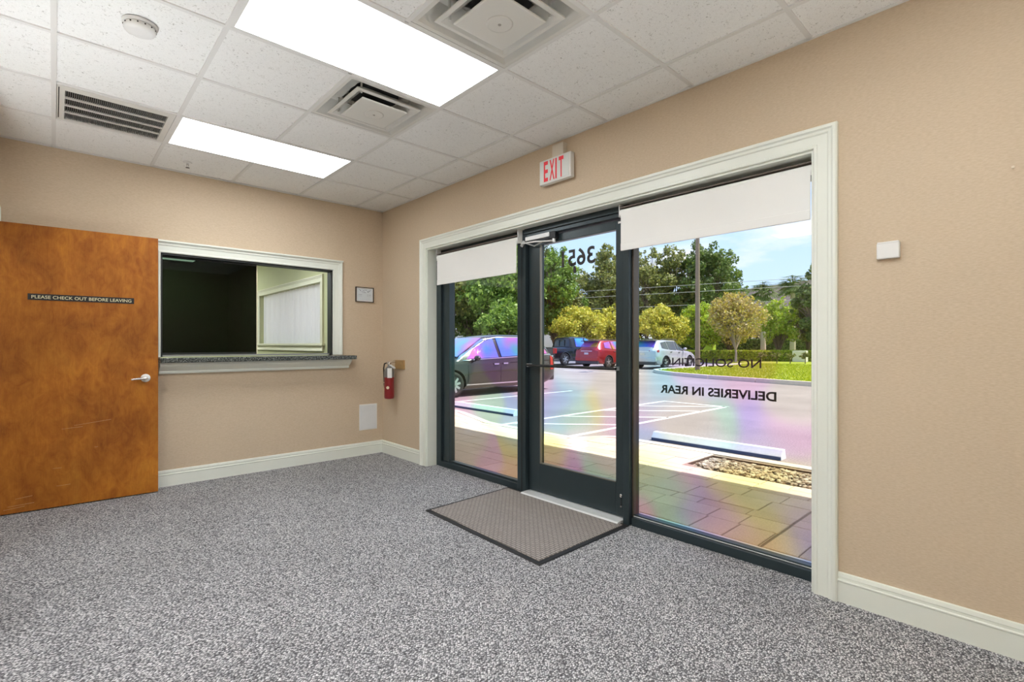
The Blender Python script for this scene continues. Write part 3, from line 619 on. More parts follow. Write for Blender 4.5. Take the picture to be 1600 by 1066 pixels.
MB().prism([(c[0]-.01, c[1]+.02, 1.035), (c[0]-.01, c[1]-.105, 1.062), (c[0]-.01, c[1]-.105, 1.050), (c[0]-.01, c[1]+.01, 1.025)], (.022, 0, 0)).build('top_lever', CHROME, hd)
MB().prism([(c[0]-.01, c[1]+.015, 1.022), (c[0]-.01, c[1]-.112, .982), (c[0]-.01, c[1]-.112, .972), (c[0]-.01, c[1]+.01, 1.012)], (.022, 0, 0)).build('carry_handle', mat('white enamel metal', (.75, .75, .75), .3), hd)
MB().tube([(c[0]-.02, c[1]+.01, 1.03), (c[0]-.03, c[1]+.05, 1.02), (c[0]-.025, c[1]+.078, .97), (c[0]-.02, c[1]+.080, .90), (c[0]-.02, c[1]+.074, .83), (c[0]-.02, c[1]+.068, .80)], .0075, 10).build('hose', BLACK, fe)
MB().cyl((c[0]-.02, c[1]+.068, .805), (c[0]-.02, c[1]+.060, .755), .011, .008).build('nozzle', BLACK, fe)
MB().cyl((c[0]-.02, c[1]+.0695, .82), (c[0]-.02, c[1]+.0685, .808), .0115).build('hose_clamp', CHROME, fe)
MB().box(2.752, 4.705, .962, XR, 4.885, 1.060).build('mounting_block', BOARD, None, .002); tag(bpy.context.scene.objects[-1] if 0 else bpy.data.objects['mounting_block'], 'tan wooden block on the wall holding the extinguisher hook', 'bracket')
MB().cyl((2.70, 4.865, 1.035), (2.755, 4.865, 1.035), .005).build('hook', CHROME, bpy.data.objects['mounting_block'])
cf = empty('framed_certificate', (2.548, 5.19, 1.70), 'small framed certificate on the wall right of the reception window', 'certificate')
MB().box(2.441, YB-.018, 1.700, 2.654, YB, 1.708).box(2.441, YB-.018, 1.858, 2.654, YB, 1.866).box(2.441, YB-.018, 1.708, 2.449, YB, 1.858).box(2.646, YB-.018, 1.708, 2.654, YB, 1.858).build('frame', mat('dark wood frame', (.035, .025, .02), .4), cf)
MB().box(2.449, YB-.010, 1.708, 2.646, YB-.001, 1.858).build('mat_board', mat('white mat board', (.85, .82, .80), .6), cf)
MB().box(2.459, YB-.012, 1.718, 2.636, YB-.010, 1.850).build('document', PAPER, cf)
b = MB(); random.seed(5)
for r, z in enumerate((1.836, 1.829, 1.822, 1.814, 1.804)):
    for q in range(9-r):
        x = 2.548+(random.random()-.5)*(.15-.02*r); b.box(x, YB-.0128, z+random.uniform(-.003, .003), x+random.uniform(.004, .012), YB-.012, z+.003)
for z in (1.783, 1.781, 1.765):
    for x in (2.475, 2.495, 2.575, 2.60): b.box(x, YB-.0126, z, x+.018, YB-.012, z+.0012)
tag(b.build('print', INK, cf), kind='stuff')
t = empty('access_panel', (2.592, YB, .275), 'white square access panel low on the back wall', 'panel')
MB().box(2.486, YB-.006, .275, 2.700, YB, .562).build('frame', WHITE, t, .002)
MB().box(2.497, YB-.009, .287, 2.689, YB-.005, .550).build('cover', mat('panel cover', (.74, .76, .77), .5), t, .001)
t = empty('wall_sensor', (2.75, .5, 1.61), 'small white plastic sensor box right of the storefront', 'sensor')
MB().box(2.746, .459, 1.612, XR, .543, 1.684).build('cover', WHITE, t, .005)
MB().box(2.744, .462, 1.680, XR-.002, .54, 1.688).build('top_vent', WHITE, t, .002)
tag(MB().cyl((XR-.012, .106, 1.921), (XR, .106, 1.921), .005, .004, 10).build('wall_anchor', mat('pale plastic', (.72, .62, .5), .5)), 'tiny pale screw anchor high on the right wall', 'anchor')
# floor mat
mt = empty('door_mat', (2.44, 2.55, 0), 'taupe ribbed entrance mat with black rubber border at the glass door', 'mat')
q0, q1, q2, q3 = (2.013, 3.135), (1.975, 1.925), (2.862, 1.935), (2.868, 3.165)
def lerp2(a, c, k): return (a[0]+(c[0]-a[0])*k, a[1]+(c[1]-a[1])*k)
ctr = ((q0[0]+q2[0])/2, (q0[1]+q2[1])/2)
def ins(q, e): return (q[0]+math.copysign(e, ctr[0]-q[0]), q[1]+math.copysign(e, ctr[1]-q[1]))
Q = [q1, q2, q3, q0]
MB().hexa([(*q, .001) for q in Q]+[(*ins(q, .006), .007) for q in Q]).build('rubber_border', BLACK, mt)
I = [ins(q, .034) for q in Q]; MB().hexa([(*q, .006) for q in I]+[(*ins(q, .003), .012) for q in I]).build('pile', MATP, mt)

# ------------------------------------------------------------------ outside ground
def zw(x, y):
    """walkway height with the dropped kerb in front of the hatched aisle"""
    k = max(0, min(1, (x-4.55)/.95)); r = max(0, min(1, (y-4.1)/.7))*max(0, min(1, (7.6-y)/.9))
    return -.022-.122*k*r
G0, G1, GY0, GY1 = 4.94, 5.50, -1.2, 2.62
wk = empty('walkway', (4.3, 3, -.1), 'tan paver walkway outside the glass', 'pavement', kind='structure')
n1, n2 = 14, 60; vs = []; fs = []
for i in range(n1+1):
    for j in range(n2+1):
        x = XO+(5.55-XO)*i/n1; y = -6+22*j/n2; vs.append((x, y, zw(x, y)-.008-(.05 if (G0 < x < G1 and y < GY1) else 0)))
b = MB().add(vs, [(i*(n2+1)+j, (i+1)*(n2+1)+j, (i+1)*(n2+1)+j+1, i*(n2+1)+j+1) for i in range(n1) for j in range(n2)]); b.build('paver_bed', BED, wk)
pv = []; random.seed(11); x = XO+.01; ws = [.15, .30, .23, .15, .30, .23, .23, .15, .30, .23, .23]
r = 0
while x < 5.52:
    w = min(ws[r % len(ws)], 5.545-x)
    if 5.545-x-w < .08: w = 5.545-x
    y = -4+random.random()*.3
    while y < 14:
        l = random.choice([.23, .30, .38, .46])
        if not (x+w > G0+.01 and x < G1-.01 and y < GY1 and y+l > GY0) and not (y < 1.225 < y+l):
            pv.append((x, y, x+w, y+l))
        elif y < 1.225 < y+l and x+w <= G0+.01: pv.append((x, y, x+w, 1.219)); pv.append((x, 1.231, x+w, y+l))
        elif x+w > G0+.01 and x < G1-.01 and y < GY1 < y+l: pv.append((x, GY1+.002, x+w, y+l))
        y += l
    x += w; r += 1
pv.sort(key=lambda p: 0 if (p[1] > .2 and p[3] < 8.6) else 1)
vis = [p for p in pv if p[1] > .05 and p[1] < 3.4+(p[0]-3)*2.0]; vis.sort(key=lambda p: math.hypot(p[0], p[1])); keep = vis[:295]; ks = set(keep)
def paver(b, p, dz):
    g = .004; x0, y0, x1, y1 = p[0]+g, p[1]+g, p[2]-g, p[3]-g
    t = [(x0, y0), (x1, y0), (x1, y1), (x0, y1)]; c = .004
    tt = [(x0+c, y0+c), (x1-c, y0+c), (x1-c, y1-c), (x0+c, y1-c)]
    lo = [(q[0], q[1], zw(*q)-.05) for q in t]; mi = [(q[0], q[1], zw(*q)-.003+dz) for q in t]; hi = [(q[0], q[1], zw(*q)+dz) for q in tt]
    b.add(lo+mi+hi, [(0, 1, 5, 4), (1, 2, 6, 5), (2, 3, 7, 6), (3, 0, 4, 7), (4, 5, 9, 8), (5, 6, 10, 9), (6, 7, 11, 10), (7, 4, 8, 11), (8, 9, 10, 11)])
for p in keep: b = MB(); paver(b, p, random.uniform(-.002, .002)); b.build('paver', PAV1, wk)
b = MB(); [paver(b, p, random.uniform(-.002, .002)) for p in pv if p not in ks]; tag(b.build('paver_field', PAV1, wk), kind='stuff')
# kerb stones along the walkway
y = -6
while y < 16:
    y1 = y+1.5; t = [(5.55, y+.004), (5.70, y+.004), (5.70, y1-.004), (5.55, y1-.004)]
    n = 6; b = MB(); top = []
    for k in range(n):
        ya, yb = y+.004+(1.492)*k/n, y+.004+1.492*(k+1)/n; za, zb = zw(5.55, ya)+.002, zw(5.55, yb)+.002
        b.hexa([(5.552, ya, -.3), (5.70, ya, -.3), (5.70, yb, -.3), (5.552, yb, -.3), (5.552, ya, za), (5.69, ya, za), (5.69, yb, zb), (5.552, yb, zb)])
    b.build('kerb_stone', CONC, wk); y = y1
# gravel bed
gb = empty('gravel_bed', (5.2, 1.0, -.08), 'bed of white and brown river pebbles beside the pavers', 'gravel bed')
MB().box(G1-.010, GY0, -.12, G1, GY1, -.030).box(G0, GY1-.010, -.12, G1-.010, GY1, -.030).build('shadow_strip', mat('recess shadow brown', (.10, .06, .04), .8), gb)  # dark strips painted in for the shadow along the recessed back and left edges
MB().box(G0, GY0, -.14, G1, GY1, -.075).build('soil', mat('dark soil', (.09, .06, .04), .95), gb)
ico = bmesh.new(); bmesh.ops.create_icosphere(ico, subdivisions=1, radius=1); iv = np.array([v.co[:] for v in ico.verts]); jf = [tuple(v.index for v in f.verts) for f in ico.faces]; ico.free()
b = MB(); rng = np.random.RandomState(4)
for k in range(2600):
    y = GY0+.03+(GY1-GY0-.06)*rng.rand()
    x = G0+.03+(G1-G0-.06)*rng.rand(); s = rng.uniform(.012, .026)
    sc = np.array([s*rng.uniform(.8, 1.5), s*rng.uniform(.7, 1.2), s*rng.uniform(.45, .8)]); a = rng.rand()*PI; ca, sa = math.cos(a), math.sin(a)
    q = iv*sc*(1+.15*rng.randn(len(iv), 1)); q = np.stack([q[:, 0]*ca-q[:, 1]*sa, q[:, 0]*sa+q[:, 1]*ca, q[:, 2]], 1)+np.array([x, y, -.068+rng.rand()*.026]); b.add(q.tolist(), jf)
tag(b.build('pebbles', STONE, gb), kind='stuff')
# asphalt, lawn
ap = S(MB().box(5.70, -60, -.35, 160, 160, -.15).build('parking_lot', ASPH), 'grey asphalt parking lot outside', 'parking lot')
def line(x0, y0, x1, y1, w=.10):
    d = Vector((x1-x0, y1-y0, 0)).normalized(); n = Vector((-d.y, d.x, 0))*w/2
    A, B = Vector((x0, y0, 0)), Vector((x1, y1, 0)); p = [A-n, B-n, B+n, A+n]
    MB().hexa([(q.x, q.y, -.155) for q in p]+[(q.x, q.y, -.146) for q in p]).build('painted_line', LINE, ap)
line(5.72, 6.42, 10.95, 6.42); line(5.72, 4.9, 10.95, 4.9); line(10.95, 6.47, 10.95, 4.85)
for xx in (5.9, 7.2, 8.5, 9.6): line(xx, 6.38, min(xx+1.35, 10.95), 6.38-min(1.35, 10.95-xx)*1.08)
line(5.9, 9.75, 11.4, 9.75); line(5.9, 12.6, 11.4, 12.6); line(6.1, 1.75, 11.2, 1.75); line(22.6, 16.95, 28.4, 16.95); line(22.6, 20.0, 28.4, 20.0); line(20.4, 13.2, 20.4, 18, .12)
def wheel_stop(x, y0, y1, label):
    o = empty('wheel_stop', (x, (y0+y1)/2, -.15), label, 'wheel stop', 'blue parking wheel stops')
    w = .085
    MB().prism([(x-w, y0, -.105), (x-.03, y0, -.03), (x+.05, y0, -.03), (x+w, y0, -.15), (x-w+.005, y0, -.15)], (0, y1-y0, 0)).build('concrete_block', STOPT, o, .004)
    MB().prism([(x-w-.004, y0+.004, -.149), (x-w-.004, y0+.004, -.108), (x-w+.02, y0+.004, -.108), (x-w+.02, y0+.004, -.149)], (0, y1-y0-.008, 0)).build('blue_face', STOPB, o)
wheel_stop(6.58, 7.02, 8.95, 'pale blue wheel stop in front of the dark minivan side')
wheel_stop(6.42, 2.18, 3.92, 'pale blue wheel stop beyond the gravel bed')
# lawn island
isl = [(17.9, 1), (18.55, 5.3), (19.6, 9.4), (20.5, 11.4), (21.6, 12.9), (22.4, 13.55), (23.6, 13.85), (33.5, 13.95), (47, 29), (140, 90), (140, -40), (15, -40)]
lw = empty('lawn', (35, 5, -.15), 'bright green lawn island behind the parking lot', 'lawn', kind='structure')
MB().prism([(x, y, -.16) for x, y in isl], (0, 0, .09)).build('turf', GRASS, lw)
cp = [(15, -25)]+isl[:8]
for k in range(len(cp)-1):
    A, B = Vector((*cp[k], 0)), Vector((*cp[k+1], 0)); L_ = (B-A).length; n = max(1, round(L_/2.6)); d = (B-A)/n; nn = Vector((d.y, -d.x, 0)).normalized()*-.17
    for q in range(n):
        a = A+d*q+d.normalized()*.012; c = A+d*(q+1)-d.normalized()*.012; P4 = [a+nn*0, c+nn*0, c+nn, a+nn] if 1 else 0
        MB().hexa([(p.x, p.y, -.16) for p in P4]+[(p.x, p.y, 0.0) for p in P4]).build('kerb_stone', CONC, lw, .012)
rng = np.random.RandomState(2); N = 46000
gx_ = rng.uniform(18.2, 36, N); gy_ = rng.uniform(-9, 13.8, N); edge = np.interp(gy_, [-9]+[p[1] for p in isl[:7]], [17.2]+[p[0] for p in isl[:7]]); k = gx_ > edge+.2; gx_, gy_ = gx_[k], gy_[k]; N = len(gx_)
a = rng.rand(N)*2*PI; hgt = rng.uniform(.03, .075, N); wv = .03
V = np.zeros((N, 3, 3)); V[:, 0] = np.stack([gx_-np.cos(a)*wv, gy_-np.sin(a)*wv, np.full(N, -.072)], 1); V[:, 1] = np.stack([gx_+np.cos(a)*wv, gy_+np.sin(a)*wv, np.full(N, -.072)], 1); V[:, 2] = np.stack([gx_+rng.randn(N)*.03, gy_+rng.randn(N)*.03, -.07+hgt], 1)
def np_mesh(name, V, m, parent, kind='stuff'):
    n, k, _ = V.shape; me = bpy.data.meshes.new(name); o_ = np.array(origin(parent)) if parent else 0
    me.vertices.add(n*k); me.vertices.foreach_set('co', (V-o_).reshape(-1).astype(np.float32)); me.loops.add(n*k); me.loops.foreach_set('vertex_index', np.arange(n*k, dtype=np.int32))
    me.polygons.add(n); me.polygons.foreach_set('loop_start', np.arange(0, n*k, k, dtype=np.int32)); me.polygons.foreach_set('loop_total', np.full(n, k, dtype=np.int32)); me.update(); me.validate()
    me.materials.append(m); o = link(name, me, parent); 
    if kind: o['kind'] = kind
    return o
np_mesh('grass_blades', V, BLADE, lw)

# ------------------------------------------------------------------ trees, hedges
LM = dict(
    dark=leaf_mat('dark green leaves', [(.06, .11, .02), (.13, .20, .035), (.22, .30, .06), (.08, .14, .03)]),
    olive=leaf_mat('olive green leaves', [(.19, .22, .05), (.34, .36, .08), (.11, .14, .035), (.44, .44, .12)]),
    mid=leaf_mat('mid green leaves', [(.16, .28, .04), (.28, .42, .06), (.09, .17, .03), (.38, .52, .10)]),
    yellow=leaf_mat('yellow green leaves', [(.52, .52, .05), (.75, .68, .10), (.36, .40, .05), (.68, .54, .08)]),
    lime=leaf_mat('lime green leaves', [(.34, .50, .02), (.50, .62, .04), (.22, .34, .03), (.58, .56, .06)]),
    gold=leaf_mat('golden blossom leaves', [(.60, .44, .06), (.46, .34, .16), (.62, .52, .05), (.34, .30, .07), (.50, .40, .24)]))
def leaves(cl, n, size, rng, flat=.6):
    """n leaf clumps over a set of clump spheres (cx,cy,cz,rx,rz)"""
    cl = np.array(cl); w = cl[:, 3]**2; idx = rng.choice(len(cl), n, p=w/w.sum()); c = cl[idx]
    d = rng.randn(n, 3); d /= np.linalg.norm(d, axis=1)[:, None]; rr = (.45+.75*rng.rand(n))**.7
    P = c[:, :3]+d*rr[:, None]*np.stack([c[:, 3], c[:, 3], c[:, 4]], 1)
    nr = d+.9*rng.randn(n, 3); nr /= np.linalg.norm(nr, axis=1)[:, None]
    u = np.cross(nr, rng.randn(n, 3)); u /= np.linalg.norm(u, axis=1)[:, None]; v = np.cross(nr, u); s = size*(.6+.8*rng.rand(n))[:, None]
    return np.stack([P-u*s, P-v*s*flat+nr*s*.15, P+u*s, P+v*s*flat+nr*s*.15], 1)
def tree(name, x, y, h, w, m, label, n=5000, seed=1, trunk=.18, base_h=None, size=.16, bark=None, group=None, spread=1, nc=58, zg=-.15, cat='tree'):
    rng = np.random.RandomState(seed); t = empty(name, (x, y, zg), label, cat, group); bh = base_h if base_h is not None else h*.25
    cz = (h+bh)/2; hz_ = (h-bh)/2; cl = []
    for k in range(nc):
        d = rng.randn(3); d /= np.linalg.norm(d); q = rng.rand()**.45*.78
        r = w*rng.uniform(.13, .27); tap = 1-.45*max(0, d[2]*q)
        cl.append((x+d[0]*q*w*tap, y+d[1]*q*w*tap, zg+cz+d[2]*q*hz_*1.02, r, r*rng.uniform(.6, .9)*min(1.2, hz_/w+.3)))
    for k in range(int(nc*.75)):
        a = rng.rand()*2*PI; q = rng.uniform(.2, 1.08); zz = zg+bh+(h-bh)*(1-.5*q*q)*rng.uniform(.9, 1.0); r = w*rng.uniform(.05, .11); cl.append((x+math.cos(a)*q*w*.85, y+math.sin(a)*q*w*.85, zz, r, r*1.1))
    b = MB(); b.tube([(x, y, zg), (x+.03*w, y, zg+bh*.6), (x, y+.04*w, zg+bh*1.1), (x, y, zg+cz*1.2)], [trunk, trunk*.8, trunk*.6, trunk*.2], 8)
    for k in range(0, len(cl), 2):
        c = cl[k]; b.tube([(x, y, zg+bh*.75+.2*(k % 5)*hz_*.4), ((x+c[0])/2, (y+c[1])/2, (zg+bh+c[2])/2+.1*h), c[:3]], [trunk*.45, trunk*.28, trunk*.06], 5)
    b.build('trunk', bark or BARK, t); np_mesh('foliage', leaves(cl, n, size, rng), m, t); return t
FAR = 'trees beyond the parking lot'
T = [
 (25.2, 36.6, 11.5, 4.0, 'olive', 'olive green tree at the left edge of the left glass pane', 6500, .17),
 (30.8, 39.6, 12.0, 4.6, 'dark', 'tall dark tree behind the minivan hood', 8000, .18),
 (27.8, 31.5, 10.4, 4.2, 'mid', 'green leafy tree above the minivan roof', 8500, .16),
 (35.0, 44.0, 11.5, 6.0, 'dark', 'broad dark tree deep behind the minivan', 7000, .2),
 (24.0, 27.0, 5.0, 2.2, 'mid', 'lower bright green tree beside the left mullion', 3500, .13),
 (35.6, 32.5, 11.0, 3.3, 'mid', 'bright green tree left inside the glass door view', 8500, .15),
 (40.0, 39.5, 15.0, 3.8, 'dark', 'tallest dark tree behind the number on the door', 6500, .18),
 (49.9, 36.9, 13.8, 3.8, 'olive', 'tall olive tree right inside the glass door view', 7000, .18),
 (47.2, 40.0, 10.8, 5.0, 'olive', 'lower olive tree behind the red car', 5000, .18),
 (52.6, 33.2, 13.6, 3.4, 'olive', 'pointed olive tree just right of the door mullion', 6500, .17),
 (54.9, 31.0, 13.6, 3.8, 'olive', 'olive tree left of the light pole', 7000, .17),
 (56.0, 27.6, 14.0, 4.6, 'dark', 'tall dark tree right of the light pole', 8500, .18),
 (60.2, 27.2, 13.2, 3.6, 'dark', 'loose branched dark tree sloping down to the roof', 4500, .18),
 (63.0, 31.5, 9.6, 7.0, 'olive', 'low broad tree mass behind the pole', 8000, .22),
 (57.5, 38.0, 8.8, 6.0, 'dark', 'low broad tree mass behind the white car', 7000, .22),
 (34.0, 28.2, 4.9, 3.2, 'yellow', 'yellow green bushy tree behind the red car', 7500, .12),
 (37.2, 26.6, 4.9, 2.8, 'yellow', 'smaller yellow green tree right of the red car', 6000, .12),
 (39.4, 23.6, 5.0, 2.7, 'yellow', 'round yellow tree behind the white car', 7000, .11),
 (43.7, 22.0, 5.2, 2.9, 'lime', 'lime green tree behind the light pole', 5500, .11),
 (45.5, 20.0, 4.8, 2.6, 'yellow', 'small yellow tree between pole and golden tree', 3800, .11),
 (38.3, 16.4, 5.5, 2.7, 'gold', 'golden tree with pale trunk standing in the lawn', 4300, .095),
 (44.8, 15.6, 5.4, 2.0, 'lime', 'small lime green tree right of the golden tree', 4200, .10),
 (44.6, 12.6, 8.2, 2.0, 'dark', 'dark tree at the right edge of the right pane', 5500, .14),
 (47.0, 4.0, 7.5, 3.6, 'mid', 'leafy tree on the lawn beyond the right jamb', 5000, .15),
 (55.0, -5.0, 9.5, 4.6, 'olive', 'olive tree on the lawn far right of the storefront', 5500, .17),
 (46.6, 13.9, 6.2, 2.0, 'olive', 'olive tree in front of the right edge of the roof', 4500, .13)]
for k, (x, y, h, w, m, lab, n, s) in enumerate(T):
    gold = m == 'gold'
    n = int(n*1.5)
    tree({'mid': 'leafy_tree', 'dark': 'dark_tree', 'olive': 'olive_tree', 'yellow': 'yellow_tree', 'lime': 'lime_tree', 'gold': 'golden_tree'}[m], x, y, h, w, LM[m], lab, n=n, seed=40+k, size=s*1.0, group=FAR,
         trunk=.10 if h < 6 else .2, base_h=(1.3 if gold else (.9 if h < 6 else 1.2)), bark=PBARK if gold else BARK)
def palm(x, y, h, label, seed):
    rng = np.random.RandomState(seed); t = empty('palm_tree', (x, y, -.15), label, 'palm', 'palm trees by the far building')
    MB().tube([(x, y, -.15), (x+.05, y, h*.5), (x, y, h-.6)], [.28, .22, .2], 10).build('trunk', PBARK, t)
    Q = []
    for k in range(70):
        a = rng.rand()*2*PI; el = rng.uniform(-.7, 1.2); L_ = rng.uniform(1.1, 1.7); hd = Vector((math.cos(a), math.sin(a), 0)); sd = Vector((-math.sin(a), math.cos(a), 0))
        st = Vector((x, y, h-.5)); mid = st+hd*L_*.6*math.cos(el)+Vector((0, 0, L_*.6*math.sin(el)))
        for q in range(9):
            f = (q-4)/4; tip = mid+(hd*math.cos(f*1.2)+sd*math.sin(f*1.2))*L_*.6+Vector((0, 0, L_*(.3*math.sin(el)-.25)-abs(f)*.15))
            n_ = sd*.07; Q.append([tuple(mid-n_), tuple(mid+n_), tuple(tip+n_*.2), tuple(tip-n_*.2)])
        Q.append([tuple(st-sd*.03), tuple(st+sd*.03), tuple(mid+sd*.03), tuple(mid-sd*.03)])
    np_mesh('fronds', np.array(Q), LM['dark'], t)
palm(54.5, 20.5, 7.3, 'palm tree with pale trunk in front of the roof', 1)
palm(52.4, 17.0, 7.5, 'second palm tree nearer the right edge', 2)
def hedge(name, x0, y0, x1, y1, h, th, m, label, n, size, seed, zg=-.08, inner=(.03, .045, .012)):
    rng = np.random.RandomState(seed); t = empty(name, ((x0+x1)/2, (y0+y1)/2, zg), label, 'hedge')
    d = Vector((x1-x0, y1-y0, 0)); L_ = d.length; d.normalize(); nn = Vector((-d.y, d.x, 0)); A = Vector((x0, y0, zg)); c = []
    pts = [A+nn*(-th*.42), A+d*L_+nn*(-th*.42), A+d*L_+nn*th*.42, A+nn*th*.42]
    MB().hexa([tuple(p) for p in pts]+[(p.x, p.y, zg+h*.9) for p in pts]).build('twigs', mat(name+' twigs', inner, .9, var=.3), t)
    s = rng.rand(n)*L_; side = rng.choice([-1, 0, 1], n, p=[.5, .3, .2]); zz = np.where(side == 0, h*(.93+.07*rng.rand(n)), rng.rand(n)*h); off = np.where(side == 0, rng.uniform(-.5, .5, n)*th, side*th*rng.uniform(.42, .52, n))
    P = np.array(A)+s[:, None]*np.array(d)+off[:, None]*np.array(nn)+zz[:, None]*np.array([0, 0, 1]); nr = rng.randn(n, 3); nr /= np.linalg.norm(nr, axis=1)[:, None]
    u = np.cross(nr, rng.randn(n, 3)); u /= np.linalg.norm(u, axis=1)[:, None]; v = np.cross(nr, u); q = size*(.6+.8*rng.rand(n))[:, None]
    np_mesh('foliage', np.stack([P-u*q, P-v*q*.6, P+u*q, P+v*q*.6], 1), m, t)
hedge('clipped_hedge', 49.5, 32, 74, 8.8, 1.95, 1.4, LM['dark'], 'long dark clipped hedge in front of the far building', 21000, .12, 3)
hedge('low_hedge', 37.2, 19.8, 47, 10.6, .85, 1.0, LM['lime'], 'low pale yellow hedge along the back of the lawn', 7000, .09, 4, inner=(.14, .15, .04))
for k, (x, y) in enumerate([(36.0, 13.7), (36.7, 12.9), (37.3, 12.25), (37.9, 11.5), (38.6, 10.8)]):
    tree('bare_stemmed_shrub', x, y, .78, .42, LM['olive'], ['leftmost', 'second', 'middle', 'fourth', 'rightmost'][k]+' low shrub with bare forked stems in the row on the lawn', n=420, seed=90+k, trunk=.035, base_h=.34, size=.055, bark=BARK, group='bare stemmed shrubs in a row on the lawn', nc=9, zg=-.07, cat='shrub')
gbx = MB().box(48.2, 22.9, -.08, 48.9, 24.1, 1.25).build('utility_box', mat('lime painted metal', (.38, .55, .04), .6), None, .03); tag(gbx, 'lime green utility box in front of the dark hedge', 'utility box')
tag(MB().box(41.5, 12.55, -.08, 42.0, 13.5, .78).build('utility_box', mat('pale utility metal', (.7, .7, .66), .6), None, .03), 'white utility box at the low hedge on the right', 'utility box')
# light pole + power lines
lp = empty('light_pole', (24.23, 12.31, -.08), 'tall brown light pole standing at the lawn corner', 'pole')
MB().cyl((24.23, 12.31, -.08), (24.23, 12.31, 10), .125, .085, 16).build('shaft', mat('brown concrete', (.23, .17, .125), .8, var=.15, vs=5), lp)
MB().box(23.3, 12.1, 9.9, 24.1, 12.5, 10.1).build('lamp_head', mat('lamp head bronze', (.1, .09, .08), .6), lp, .02)
for k, z in enumerate((5.5, 6.8, 7.5)):
    t0 = Vector((24, 104, z)); t1 = Vector((66, -42, z)); pts = [t0.lerp(t1, i/40)-Vector((0, 0, .9*4*(i/40)*(1-i/40)-.6)) for i in range(41)]
    tag(MB().tube(pts, .022, 5).build('power_line', mat('pale cable', (.45, .45, .40), .6)), ['lowest', 'middle', 'highest'][k]+' overhead power line across the trees', 'cable', 'overhead power lines')
# far building
fb = empty('far_building', (88, 32, -.15), 'beige two storey building with brown roof beyond the trees', 'building')
A = Vector((100, 58.5, -.15)); B = Vector((73, 2, -.15)); d = (B-A).normalized(); nn = Vector((d.y, -d.x, 0)); nn = nn if nn.x > 0 else -nn; L_ = (B-A).length
def fbx(s0, s1, o0, o1, z0, z1, name, m, bev=0):
    p = [A+d*s0+nn*o0, A+d*s1+nn*o0, A+d*s1+nn*o1, A+d*s0+nn*o1]; return MB().hexa([(q.x, q.y, z0) for q in p]+[(q.x, q.y, z1) for q in p]).build(name, m, fb, bev)
fbx(0, L_, 2.5, 12, -.15, 7.6, 'wall', STUCCO); fbx(0, L_, 0, 2.5, 3.7, 4.5, 'porch_beam', STUCCO)
p = [A+d*(-1)-nn*.6, A+d*(L_+1)-nn*.6, A+d*(L_+1)+nn*14, A+d*(-1)+nn*14, A+d*6+nn*6.5, A+d*(L_-3)+nn*6.5]
zs = [7.0, 7.0, 7.0, 7.0, 12.0, 12.0]
MB().add([(q.x, q.y, z) for q, z in zip(p, zs)], [(0, 1, 5, 4), (1, 2, 5), (2, 3, 4, 5), (3, 0, 4), (0, 3, 2, 1)]).build('roof', ROOFM, fb)
s = 1.0; k = 0
while s < L_-1:
    fbx(s, s+.45, 0, .5, -.15, 3.7, 'column', BWHITE); fbx(s+.9, s+3.1, 2.4, 2.55, -.15, 2.9, 'doorway', DARK)
    fr = fbx(s+1.0, s+2.4, 2.4, 2.52, 5.2, 6.8, 'window', BWHITE); f2 = MB(); q = [A+d*(s+1.1)+nn*2.38, A+d*(s+2.3)+nn*2.38, A+d*(s+2.3)+nn*2.42, A+d*(s+1.1)+nn*2.42]
    f2.hexa([(v.x, v.y, 5.3) for v in q]+[(v.x, v.y, 6.7) for v in q]).build('pane', GDARK, fr)
    s += 4.1
wb = empty('white_shop', (54, 68, -.15), 'white low building glimpsed under the trees at left', 'building')
MB().box(46, 64, -.15, 58, 74, 3.4).build('wall', BWHITE, wb); MB().box(45.6, 63.6, 3.4, 58.4, 74.4, 3.7).build('roof', ROOFM, wb)
wb = empty('white_shop', (62, 52, -.15), 'white low building glimpsed above the white car', 'building')
MB().box(57, 48, -.15, 64, 57, 3.2).build('wall', BWHITE, wb); MB().box(56.6, 47.6, 3.2, 64.4, 57.4, 3.5).build('roof', ROOFM, wb)

